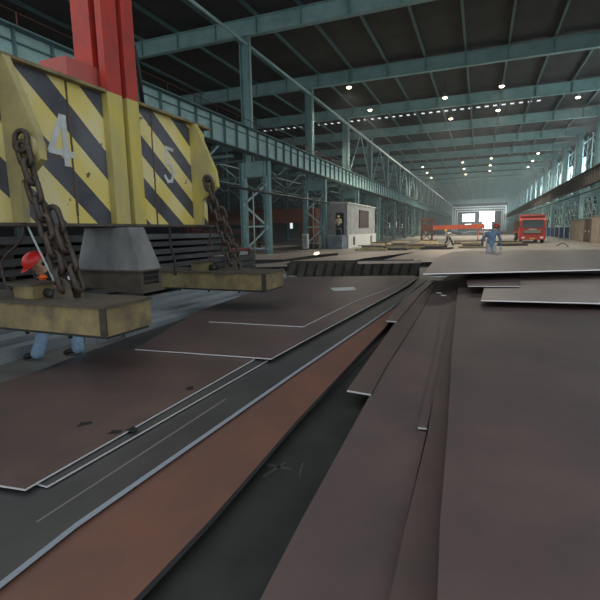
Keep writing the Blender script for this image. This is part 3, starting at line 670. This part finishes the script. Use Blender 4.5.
# hose loop on the floor near the truck
o = MB().tube([(5.82,41.78,0.04), (6.03,41.76,0.22), (6.31,41.73,0.25), (6.43,40.65,0.04)], 0.04, 6).build('bent_hoop', DARK); tag(o, 'thin dark bent hoop on the floor right of the truck', 'hoop')

# left stack of thick slabs
for k in range(9):
    z = 0.02 + k * 0.175
    jx = [0, -0.12, 0.05, -0.2, 0.0, -0.1, 0.06, -0.15, 0.0][k]; y1 = [12.6, 12.2, 11.9, 12.4, 11.2, 12.0, 11.5, 12.3, 11.8][k]
    t = thing('steel_slab', 'long dark slab in the tall left stack, %s layer from the floor' % ORD[k], 'steel slab', (-7.0 + jx, 0, z), 0, 'tall left slab stack')
    MB().box(-3, 0, 1.0, y1, 0.05, 0.165).build('slab', mat('dark slab steel %d' % k, (0.085 + 0.02 * (k % 3), 0.085 + 0.02 * (k % 3), 0.09 + 0.02 * (k % 3)), 0.5, 0.2, (0.04, 0.04, 0.042), 2, 1.2, 0, 6, (1, 0.3, 1)), t)
    for y in (2, 5, 8, 11): MB().box(-2.9, -0.2 - jx, y, y + 0.12, -0.012 if k else -0.02, 0.05).build('spacer', TIMBER, t)
# bluish flat bars on the floor
random.seed(3)
bars = [-6.80, -6.42, -6.04, -5.66]
bars2 = [-5.30, -5.00]
for i, x in enumerate(bars + bars2):
    z = 0.16 + 0.05 * (i % 2 == 0)
    y1 = 13.6 - 0.15 * abs(i - 4) - (4.6 if x > -5.6 else 0) * (x + 5.6) / 0.6; y0_ = 1.5 if x < -5.6 else 4.8 + 0.5 * (x > -5.1)
    o = MB().box(-0.115, 0.115, y0_, y1, -z, 0.0).build('flat_bar', BAR); o.location = (x, 0, z)
    tag(o, 'long bluish grey flat bar on the floor, %s from the tall slab stack' % ORD[i], 'bar', 'bluish flat bars')
o = MB().box(-1.4, 1.0, -0.5, 0.5, -0.12, 0).build('steel_plate', [BAR, CUT]); o.location = (-9.0, 14.2, 0.9)
tag(o, 'small bluish plate on the low pile past the slab stack', 'steel plate')
t = thing('low_pile', 'low dark pile past the end of the tall slab stack', 'steel pile', (-9.0, 14.2, 0))
for k in range(4): MB().box(-1.6, 1.2, -0.7, 0.7, k * 0.195, k * 0.195 + 0.17).build('slab', GREY, t)
MB().box(-1.2, 0.8, -0.5, 0.5, 0.755, 0.78).build('packing', TIMBER, t)

# ================================================================ lifting beam with magnets
XF = -4.62; ZB0, ZB1 = 1.74, 3.40
t = thing('lifting_beam', 'striped black and yellow lifting beam numbered 4 and 5 with red-topped mast posts', 'lifting beam')
SEAM = mat('dull brown rust', (0.11, 0.075, 0.055), 0.8)
STR = stripe_mat('hazard stripes', 6.91); STR2 = stripe_mat('hazard stripes right', 7.66, 0.75, 0.60, 0.29)
MB().box(XF - 0.5, XF, 1.6, 4.70, ZB0, ZB1).build('left_box', STR, t)
MB().box(XF - 0.5, XF, 5.27, 7.02, ZB0, ZB1).build('right_box', STR2, t)
MB().box(XF - 0.5, XF - 0.02, 4.70, 5.27, ZB0, ZB1).build('centre_box', YELD, t)
MB().box(XF - 0.58, XF + 0.10, 1.55, 4.69, ZB1, ZB1 + 0.035).build('top_flange', OLIVE, t)
MB().box(XF - 0.58, XF + 0.10, 5.28, 7.1, ZB1, ZB1 + 0.035).build('top_flange', OLIVE, t)
MB().box(XF - 0.58, XF + 0.10, 1.55, 7.08, ZB0 - 0.035, ZB0).build('bottom_flange', OLIVED, t)
for y, lab in ((4.160, 'rusty weld seam'), (5.630, 'rusty weld seam')):
    m = MB(); z = ZB0
    rnd = random.Random(int(y * 10))
    while z < ZB1 - 0.02:
        h = rnd.uniform(0.05, 0.16); m.box(XF, XF + 0.006, y - rnd.uniform(0.006, 0.022), y + rnd.uniform(0.006, 0.022), z, min(ZB1, z + h)); z += h
    tag(m.build('weld_seam', SEAM, t), lab)
# digits
def strokes(name, segs, wd, lab):
    m = MB()
    for seg in segs:
        for a, c in zip(seg[:-1], seg[1:]):
            kk = 0.004 + 0.0012 * len(m.v) / 8
            a = Vector((XF + kk, *a)); c = Vector((XF + kk, *c)); d = (c - a).normalized()
            m.bar(a - d * wd * 0.4, c + d * wd * 0.4, wd, 0.005, up=(1, 0, 0))
    tag(m.build(name, WHITE, t), lab)
strokes('painted_number', [[(4.044,2.963),(3.867,2.575),(4.157,2.556)], [(4.072,2.969),(4.073,2.441)]], 0.075, 'white stencilled number 4')
strokes('painted_number', [[(6.091,2.913),(5.932,2.926),(5.922,2.691),(6.029,2.667),(6.082,2.557),(6.031,2.427),(5.931,2.410),(5.866,2.488)]], 0.05, 'faded white number 5')
# chain brackets
for (yb, lab) in ((3.36, 'left chain bracket'), (6.62, 'right chain bracket')):
    m = MB()
    pts = [(XF, ZB0), (XF + 0.16, ZB0), (XF + 0.18, 2.15), (XF + 0.5, 2.36), (XF + 0.47, 2.62), (XF + 0.12, ZB1), (XF, ZB1)]
    m.hull([(x, yb - 0.04, z) for x, z in pts], [(x, yb + 0.04, z) for x, z in pts])
    br = m.build('chain_bracket', YELD if yb < 5 else YEL, t)
    MB().lathe([(0.05, -0.07), (0.12, -0.07), (0.12, 0.07), (0.05, 0.07), (0.05, -0.07)], (XF + 0.36, yb, 2.48), 16, 0, 'y').build('boss', YELD, br)
    MB().lathe([(0.0, -0.13), (0.045, -0.13), (0.045, 0.13), (0, 0.13)], (XF + 0.36, yb, 2.48), 12, 0, 'y').build('pin', CHAIN, br)
# mast
t2 = t
for (ya, yb) in ((4.70, 4.96), (5.05, 5.27)):
    m = MB(); m.box(XF + 0.0, XF + 0.10, ya, ya + 0.03, ZB0, 3.42); m.box(XF + 0.0, XF + 0.03, ya + 0.03, yb - 0.03, ZB0, 3.42); m.box(XF, XF + 0.10, yb - 0.03, yb, ZB0, 3.42); m.box(XF + 0.07, XF + 0.10, ya + 0.03, yb - 0.03, ZB0, 3.42)
    m.build('post', YEL, t2)
    MB().box(XF + 0.0, XF + 0.10, ya, yb, 3.42, 5.6).build('post_top', RED, t2)
MB().box(XF - 0.5, XF - 0.06, 4.25, 5.3, 3.44, 3.72).build('head_beam', REDF, t2)
MB().box(XF - 0.4, XF - 0.1, 4.7, 5.15, 3.72, 5.6).build('lift_column', RED, t2)
MB().tube([(XF - 0.02, 5.5, 3.45), (XF + 0.02, 5.42, 3.9), (XF - 0.1, 5.4, 4.6)], 0.03).build('hose', BLACK, t2)
# magnets: crosswise boxes hung on chains
def magnet(y0, y1, x0, label, seam=True):
    t = thing('lifting_magnet', label, 'magnet', (0, 0, 0), 0, 'lifting magnets')
    b = MB().box(x0, -3.19, y0, y1, 0.655, 0.92); b.build('body', OLIVE, t)
    MB().box(x0 - 0.02, -3.17, y0 - 0.02, y1 + 0.02, 0.92, 0.95).build('top_plate', OLIVED, t)
    MB().box(x0 + 0.02, -3.21, y0 + 0.02, y1 - 0.02, 0.625, 0.655).build('pole_face', DARK, t)
    MB().box(-3.26, -3.18, y0 - 0.012, y0 + 0.004, 0.655, 0.92).build('corner_strip', CHAIN, t)
    for x in (-3.7, -4.3, -4.9, -5.5):
        if x > x0: MB().lathe([(0, -0.03), (0.02, -0.03), (0.02, 0.03), (0, 0.03)], (x, y0 + 0.03, 0.63), 8, 0, 'z').build('bolt', DARK, t)
    ym = (y0 + y1) / 2
    for dx in (-0.07, 0.07):
        m = MB(); pts = [(-4.12 + 0, 0.95), (-3.86, 0.95), (-3.9, 1.12), (-3.97, 1.16), (-4.04, 1.12)]
        m.hull([(x + 0.0, ym + dx - 0.02, z) for x, z in pts], [(x + 0.0, ym + dx + 0.02, z) for x, z in pts]); m.build('lug', OLIVED, t)
    MB().lathe([(0, -0.12), (0.035, -0.12), (0.035, 0.12), (0, 0.12)], (-3.97, ym, 1.06), 12, 0, 'y').build('shackle_pin', CHAIN, t)
    return t
tA = magnet(3.08, 3.69, -5.9, 'nearest magnet, an olive steel box hung crosswise at the left edge')
tC = magnet(6.42, 7.12, -5.7, 'farthest magnet, a long olive box under the right chain')
for (tt, ym, xo) in ((tA, 3.36, -4.36), (tC, 6.71, -4.5)):
    jb = MB().box(xo - 0.2, xo + 0.08, ym - 0.16, ym + 0.1, 0.95, 1.09).build('junction_box', OLIVE, tt)
    MB().box(xo - 0.24, xo + 0.1, ym - 0.2, ym + 0.14, 1.09, 1.11).build('lid', OLIVED, jb)
    MB().tube([(xo + 0.08, ym, 1.0), (xo + 0.22, ym, 0.98)], 0.05).build('gland', DARK, jb)
# middle magnet with sheet metal hood
t = thing('hooded_magnet', 'middle magnet under a flared grey sheet metal hood below the beam', 'magnet', (-4.66, 4.95, 0), 0, 'lifting magnets')
MB().hull([(-0.55, -0.35, 1.13), (0.56, -0.35, 1.13), (0.56, 0.06, 1.13), (-0.55, 0.06, 1.13)], [(-0.42, -0.28, ZB0 - 0.05), (0.34, -0.28, ZB0 - 0.05), (0.34, 0.02, ZB0 - 0.05), (-0.42, 0.02, ZB0 - 0.05)]).build('hood', GALV, t)
MB().box(-0.36, 0.28, -0.24, 0.0, ZB0 - 0.05, ZB0 - 0.036).build('hanger', DARK, t)
m = MB().box(-0.55, 0.52, -0.35, 0.06, 0.87, 1.11); m.box(0.52, 0.56, -0.35, -0.30, 0.87, 1.11); m.box(0.52, 0.56, -0.3, 0.06, 0.87, 0.93); m.box(0.52, 0.56, 0.0, 0.06, 0.93, 1.11)
m.build('body', OLIVED, t)
for z in (0.96, 1.04): MB().box(0.52, 0.56, -0.3, 0.0, z, z + 0.02).build('slat', CHAIN, t)
MB().box(0.521, 0.53, -0.3, 0.0, 0.93, 1.11).build('dark_opening', BLACK, t)
MB().box(-0.58, 0.59, -0.38, 0.09, 1.11, 1.13).build('rim', OLIVED, t)
MB().box(-0.09, 0.60, -0.35, 0.06, 0.83, 0.87).build('base_plate', OLIVED, t)
m = MB(); m.tube([(0.2, 0.75, ZB0 - 0.03), (0.25, 0.7, 1.4), (0.42, 0.55, 1.2), (0.5, 0.44, 1.0)], 0.02); m.build('hose', BLACK, t)
# chains
def chain(name, label, p, q, n, ln, wd, r, extra=None):
    p = Vector(p); q = Vector(q); t = thing(name, label, 'chain', tuple(p), 0, 'lifting chains')
    d = (q - p); step = d.length / n
    for i in range(n):
        c = d * ((i + 0.5) / n); c += Vector((0.02 * math.sin(i * 1.9), 0.02 * math.cos(i * 2.3), 0)) if 0 < i < n - 1 else Vector()
        side = (1, 0.25, 0) if i % 2 == 0 else (0.25, -1, 0)
        MB().loop(c, d, side, step * 1.30, wd, r).build('link', CHAIN, t)
    return t
XE = XF + 0.36
c = chain('lifting_chain', 'heavy rusty chain from the left bracket to the nearest magnet', (XE, 3.24, 2.50), (-3.97, 3.32, 1.05), 8, 0.3, 0.12, 0.028)
MB().loop((0.0, 0.0, 0.03), (0.1, 0.1, 1), (1, 0.2, 0), 0.20, 0.14, 0.026).build('master_ring', CHAIN, c)
c2 = chain('lifting_chain', 'short second strand of chain, right of the first at the nearest magnet', (XE + 0.16, 3.38, 1.86), (-3.86, 3.42, 1.06), 4, 0.3, 0.12, 0.028)
c = chain('lifting_chain', 'heavy rusty chain from the right bracket to the farthest magnet', (XE, 6.50, 2.50), (-3.99, 6.70, 1.07), 8, 0.3, 0.13, 0.028)
c3 = chain('lifting_chain', 'second strand of chain at the farthest magnet, behind the first', (XE + 0.16, 6.62, 2.0), (-3.9, 6.8, 1.07), 6, 0.3, 0.12, 0.026)
# cables at the magnets
def cable(label, pts, r, m=BLACK, name='power_cable'):
    P = [Vector(p) for p in pts]; out = []
    for i in range(len(P) - 1):
        a, b_, c_, d_ = P[max(i - 1, 0)], P[i], P[i + 1], P[min(i + 2, len(P) - 1)]
        for k in range(6):
            s = k / 6; out.append(0.5 * ((2 * b_) + (c_ - a) * s + (2 * a - 5 * b_ + 4 * c_ - d_) * s * s + (3 * b_ - a - 3 * c_ + d_) * s ** 3))
    out.append(P[-1])
    return tag(MB().tube(out, r, 8).build(name, m), label, 'cable')
CAB = mat('brown rubber cable', (0.07, 0.045, 0.04), 0.6)
cable('brown power cable looping from the beam to the nearest junction box', [(*(-4.531,1.684)[:1], 3.36, ZB0 - 0.036)] + [(x, 3.36, z) for x, z in [(-4.582,1.558),(-4.885,1.363),(-4.941,1.229),(-4.877,1.029)]] + [(-4.66, 3.34, 0.94), (-4.52, 3.3, 1.0)], 0.013, CAB)
cable('straight grey cable running down to the red-helmeted worker', [(x, 3.42, z) for x, z in [(-4.533,1.695),(-4.439,1.512),(-4.332,1.320),(-4.273,1.213),(-4.227,1.117)]], 0.011, PIPE)
cable('thin cable rising from the farthest junction box to the beam', [(-4.42, 6.71, 1.09), (-4.45, 6.71, 1.35), (-4.38, 6.71, 1.6), (-4.36, 6.71, ZB0 - 0.036)], 0.014, CAB)

# ================================================================ people
def person(name, label, loc, rz, J, mats, helmet=None, hscale=1.0, gloves=None, hair=True, tape=None):
    """J: joint name -> local position. One continuous body from tapered capsules fused by a voxel remesh."""
    V = {k: Vector(v) for k, v in J.items()}
    segs = [('pelvis', 'chest', 0.145, 0.165, 'torso'), ('chest', 'neck', 0.15, 0.075, 'torso'), ('neck', 'head', 0.058, 0.075, 'skin'),
            ('sh_l', 'sh_r', 0.085, 0.085, 'torso'), ('hip_l', 'hip_r', 0.115, 0.115, 'legs')]
    for s in 'lr':
        segs += [('sh_' + s, 'el_' + s, 0.068, 0.050, 'torso'), ('el_' + s, 'wr_' + s, 0.048, 0.034, 'torso'),
                 ('hip_' + s, 'kn_' + s, 0.105, 0.070, 'legs'), ('kn_' + s, 'an_' + s, 0.078, 0.082, 'legs'), ('an_' + s, 'to_' + s, 0.045, 0.040, 'boot')]
    bm = bmesh.new()
    def ball(c, r, sc=(1, 1, 1), M=None):
        bmesh.ops.create_icosphere(bm, subdivisions=2, radius=1, matrix=Matrix.Translation(c) @ (M or Matrix()) @ Matrix.Diagonal((r * sc[0], r * sc[1], r * sc[2], 1)))
    def cone(a, c, r0, r1):
        d = c - a
        if d.length < 1e-4: return
        q = d.to_track_quat('Z', 'Y').to_matrix().to_4x4()
        bmesh.ops.create_cone(bm, cap_ends=True, segments=14, radius1=r0, radius2=r1, depth=d.length, matrix=Matrix.Translation((a + c) / 2) @ q)
        ball(a, r0); ball(c, r1)
    for a, c, r0, r1, k in segs: cone(V[a], V[c], r0, r1)
    face = (V['face'] - V['head']).normalized(); up = (V['head'] - V['neck']).normalized(); sd = face.cross(up).normalized(); up = sd.cross(face)
    HM = Matrix((sd, face, up)).transposed().to_4x4(); HC = V['head'] + up * 0.05
    ball(HC, 0.1, (0.78, 0.96, 1.18), HM)
    ball(HC + face * 0.095 - up * 0.012, 0.018, (0.8, 1.2, 1.4), HM)          # nose
    ball(HC + face * 0.075 - up * 0.095, 0.028, (1.2, 1, 0.9), HM)            # chin
    for q in (-1, 1): ball(HC + sd * q * 0.082 - up * 0.01, 0.024, (0.5, 0.9, 1.3), HM)
    # hands: palm, four fingers and thumb
    for s in 'lr':
        w_, e_ = V['wr_' + s], V['el_' + s]; d = (w_ - e_).normalized(); c_ = w_ + d * 0.05
        sdv = d.cross(Vector((0, 0, 1)) if abs(d.z) < 0.9 else Vector((0, 1, 0))).normalized(); nn = sdv.cross(d)
        cone(w_, w_ + d * 0.085, 0.03, 0.034)
        for i in range(4):
            o_ = sdv * (-0.033 + 0.022 * i); ln = (0.07, 0.085, 0.08, 0.062)[i]
            a_ = w_ + d * 0.085 + o_; b2 = a_ + d * ln * 0.5 - nn * 0.012; c2 = b2 + d * ln * 0.35 - nn * 0.03
            cone(a_, b2, 0.011, 0.010); cone(b2, c2, 0.010, 0.009)
        a_ = w_ + d * 0.03 + sdv * 0.03; cone(a_, a_ + sdv * 0.035 + d * 0.04, 0.013, 0.011); 
    me = bpy.data.meshes.new('tmp'); bm.to_mesh(me); bm.free()
    tmp = bpy.data.objects.new('tmp', me); C.objects.link(tmp)
    rm = tmp.modifiers.new('r', 'REMESH'); rm.mode = 'VOXEL'; rm.voxel_size = 0.015
    sm = tmp.modifiers.new('s', 'SMOOTH'); sm.factor = 0.5; sm.iterations = 3
    dg = bpy.context.evaluated_depsgraph_get(); dg.update()
    me2 = bpy.data.meshes.new_from_object(tmp.evaluated_get(dg)); bpy.data.objects.remove(tmp)
    me2.name = 'body'
    me2.materials.clear()
    order = ['torso', 'legs', 'skin', 'boot', 'hand']
    for k in order: me2.materials.append(mats[k])
    allseg = segs + [('head', 'head', 0.12, 0.12, 'skin')]
    idx = []
    for p in me2.polygons:
        c_ = p.center; best = None
        for a, cc_, r0, r1, k in allseg:
            A, B = V[a], V[cc_]; d = B - A; tt = max(0, min(1, (c_ - A).dot(d) / max(d.length_squared, 1e-9)))
            dist = (c_ - (A + d * tt)).length - (r0 + (r1 - r0) * tt)
            if best is None or dist < best[0]: best = (dist, k)
        k = best[1]
        for s in 'lr':
            if (c_ - V['wr_' + s]).dot((V['wr_' + s] - V['el_' + s]).normalized()) > 0.0 and (c_ - V['wr_' + s]).length < 0.2 and k == 'torso' and (c_ - V['head']).length > 0.2: k = 'hand'
        idx.append(order.index(k))
    me2.polygons.foreach_set('material_index', idx); me2.polygons.foreach_set('use_smooth', [True] * len(me2.polygons))
    root = thing(name, label, 'person', loc, rz)
    o = bpy.data.objects.new('body', me2); C.objects.link(o); o.parent = root
    for q in (-1, 1): 
        MB().lathe([(0, -0.008), (0.009, 0), (0, 0.008)], tuple(HC + face * 0.088 + sd * q * 0.03 + up * 0.018), 8).build('eye', BLACK, o)
    if helmet:
        m = MB(); n = 18; vs = []; fs = []
        for i in range(7):
            ph = math.pi / 2 * i / 6
            for k in range(n):
                a = 2 * math.pi * k / n; r_ = math.cos(ph)
                vs.append(HC + up * 0.035 + sd * (0.112 * r_ * math.cos(a)) + face * (0.135 * r_ * math.sin(a)) + up * (0.12 * math.sin(ph)))
        for i in range(6):
            for k in range(n): fs.append([i * n + k, i * n + (k + 1) % n, (i + 1) * n + (k + 1) % n, (i + 1) * n + k])
        m.add(vs, fs, 0, True)
        vs = []
        for j, (ra, zz) in enumerate(((1.0, 0.035), (1.0, 0.025), (1.12, 0.03), (1.12, 0.036))):
            for k in range(n):
                a = 2 * math.pi * k / n; ex = 0.05 * max(0, math.sin(a)) ** 2 if j > 1 else 0
                vs.append(HC + up * zz + sd * (0.112 * ra * math.cos(a)) + face * ((0.135 * ra + ex) * math.sin(a)))
        fs = [[j * n + k, j * n + (k + 1) % n, ((j + 1) % 4) * n + (k + 1) % n, ((j + 1) % 4) * n + k] for j in range(4) for k in range(n)]
        m.add(vs, fs, 0, True); m.build('helmet', helmet, root)
        if hair: MB().tube([HC + sd * 0.07 - up * 0.05 - face * 0.04, HC - face * 0.085 - up * 0.045, HC - sd * 0.07 - up * 0.05 - face * 0.04], 0.022).build('hair', HAIR, root)
    if tape:
        for a, c_, f0, rr in tape:
            A, B = V[a], V[c_]; p0 = A + (B - A) * f0; d = (B - A).normalized()
            M_ = d.to_track_quat('Z', 'Y').to_matrix().to_4x4()
            mm = MB().lathe([(rr, -0.025), (rr + 0.006, -0.02), (rr + 0.006, 0.02), (rr, 0.025)], n=20); o2 = mm.build('reflective_band', REFLECT, root); o2.matrix_local = Matrix.Translation(p0) @ M_
    return root
def std(**kw):
    J = dict(pelvis=(0, 0, 0.98), chest=(0, 0, 1.28), neck=(0, 0, 1.48), head=(0, 0.01, 1.58), face=(0, 0.2, 1.58),
             sh_l=(-0.18, 0, 1.40), sh_r=(0.18, 0, 1.40), el_l=(-0.25, 0, 1.12), el_r=(0.25, 0, 1.12), wr_l=(-0.27, 0.08, 0.88), wr_r=(0.27, 0.08, 0.88),
             hip_l=(-0.09, 0, 0.94), hip_r=(0.09, 0, 0.94), kn_l=(-0.11, 0.02, 0.5), kn_r=(0.11, 0.02, 0.5), an_l=(-0.12, 0, 0.09), an_r=(0.12, 0, 0.09), to_l=(-0.14, 0.17, 0.045), to_r=(0.14, 0.17, 0.045))
    J.update(kw); return J
# near worker bending behind the nearest magnet (walks left, legs apart)
person('person', 'worker in pale blue trousers and red helmet bending behind the nearest magnet', (-5.15, 4.05, 0), 0,
    std(pelvis=(0.06, 0.10, 0.88), hip_l=(-0.02, 0.02, 0.86), hip_r=(0.10, 0.18, 0.86), kn_l=(-0.04, -0.04, 0.47), kn_r=(0.16, 0.22, 0.47), an_l=(-0.13, -0.12, 0.09), an_r=(0.17, 0.25, 0.09), to_l=(-0.28, -0.18, 0.045), to_r=(0.04, 0.16, 0.045),
        chest=(0.18, -0.02, 1.09), neck=(0.15, -0.12, 1.20), head=(0.13, -0.17, 1.235), face=(0.03, -0.30, 1.08), sh_l=(0.04, -0.10, 1.12), sh_r=(0.32, 0.04, 1.12),
        el_l=(0.13, -0.16, 1.00), el_r=(0.42, -0.04, 0.92), wr_l=(0.31, -0.28, 1.09), wr_r=(0.36, -0.26, 1.0)),
    dict(torso=DKJACKET, legs=DENIM, skin=SKIN, boot=BOOT, hand=GLOVE), HELM, tape=[('sh_r', 'el_r', 0.4, 0.068)])
# blue jacket worker seen from behind
person('person', 'worker in blue jacket and red helmet standing beyond the large pale plate', (0.40, 18.9, 0), math.radians(15),
    std(pelvis=(-0.03, 0, 0.98), chest=(0.0, 0, 1.30), neck=(0.1, 0.02, 1.49), head=(0.14, 0.04, 1.58), face=(0.1, 0.3, 1.5), sh_l=(-0.17, 0, 1.38), sh_r=(0.22, 0, 1.42),
        el_l=(-0.33, 0.1, 1.14), wr_l=(-0.26, 0.28, 0.98), el_r=(0.33, 0.02, 1.14), wr_r=(0.36, 0.06, 0.9)),
    dict(torso=JACKET, legs=GREYCLOTH, skin=SKIN, boot=BOOT, hand=GREYCLOTH), HELM)
# distant worker leaning forward
person('person', 'distant worker in pale shirt and dark trousers stooping over the floor', (-2.86, 45.05, 0), math.radians(0),
    std(pelvis=(0, 0, 0.82), hip_l=(-0.07, -0.05, 0.80), hip_r=(0.07, 0.05, 0.80), kn_l=(-0.12, -0.1, 0.44), kn_r=(0.27, 0.06, 0.46), an_l=(-0.3, -0.1, 0.09), an_r=(0.42, 0.06, 0.09), to_l=(-0.2, -0.25, 0.045), to_r=(0.55, -0.06, 0.045),
        chest=(-0.06, -0.06, 1.10), neck=(-0.14, -0.12, 1.26), head=(-0.18, -0.14, 1.33), face=(-0.25, -0.4, 1.2), sh_l=(-0.22, -0.02, 1.18), sh_r=(0.12, -0.02, 1.18),
        el_l=(-0.28, -0.2, 0.95), wr_l=(-0.2, -0.35, 0.75), el_r=(0.35, -0.1, 1.05), wr_r=(0.58, -0.2, 1.0)),
    dict(torso=GREYCLOTH, legs=DKJACKET, skin=SKIN, boot=BOOT, hand=SKIN), HELMY)
# worker at the booth door
person('person', 'worker in yellow helmet standing in front of the booth doorway', (-11.77, 38.55, 1.14), math.radians(180),
    std(el_l=(-0.28, 0.06, 1.14), wr_l=(-0.1, 0.26, 1.15), el_r=(0.28, 0.06, 1.14), wr_r=(0.1, 0.26, 1.15)),
    dict(torso=mat('cream shirt', (0.5, 0.45, 0.3), 0.8), legs=DKJACKET, skin=SKIN, boot=BOOT, hand=SKIN), HELMY)

# thin dusty haze that fills the hall
hz = MB().box(-39, 14.8, 22, 258, 0.01, ZR - 0.02).build('haze', None or DECK)
hm = bpy.data.materials.new('hall haze'); hm.use_nodes = True; n_ = hm.node_tree; n_.nodes.remove(n_.nodes['Principled BSDF'])
vs_ = n_.nodes.new('ShaderNodeVolumeScatter'); vs_.inputs['Color'].default_value = (0.85, 0.95, 1, 1); vs_.inputs['Density'].default_value = haze_density
n_.links.new(vs_.outputs[0], n_.nodes['Material Output'].inputs['Volume']); hz.data.materials[0] = hm
tag(hz, 'thin bluish dusty haze hanging through the length of the hall', 'haze', None, 'stuff')
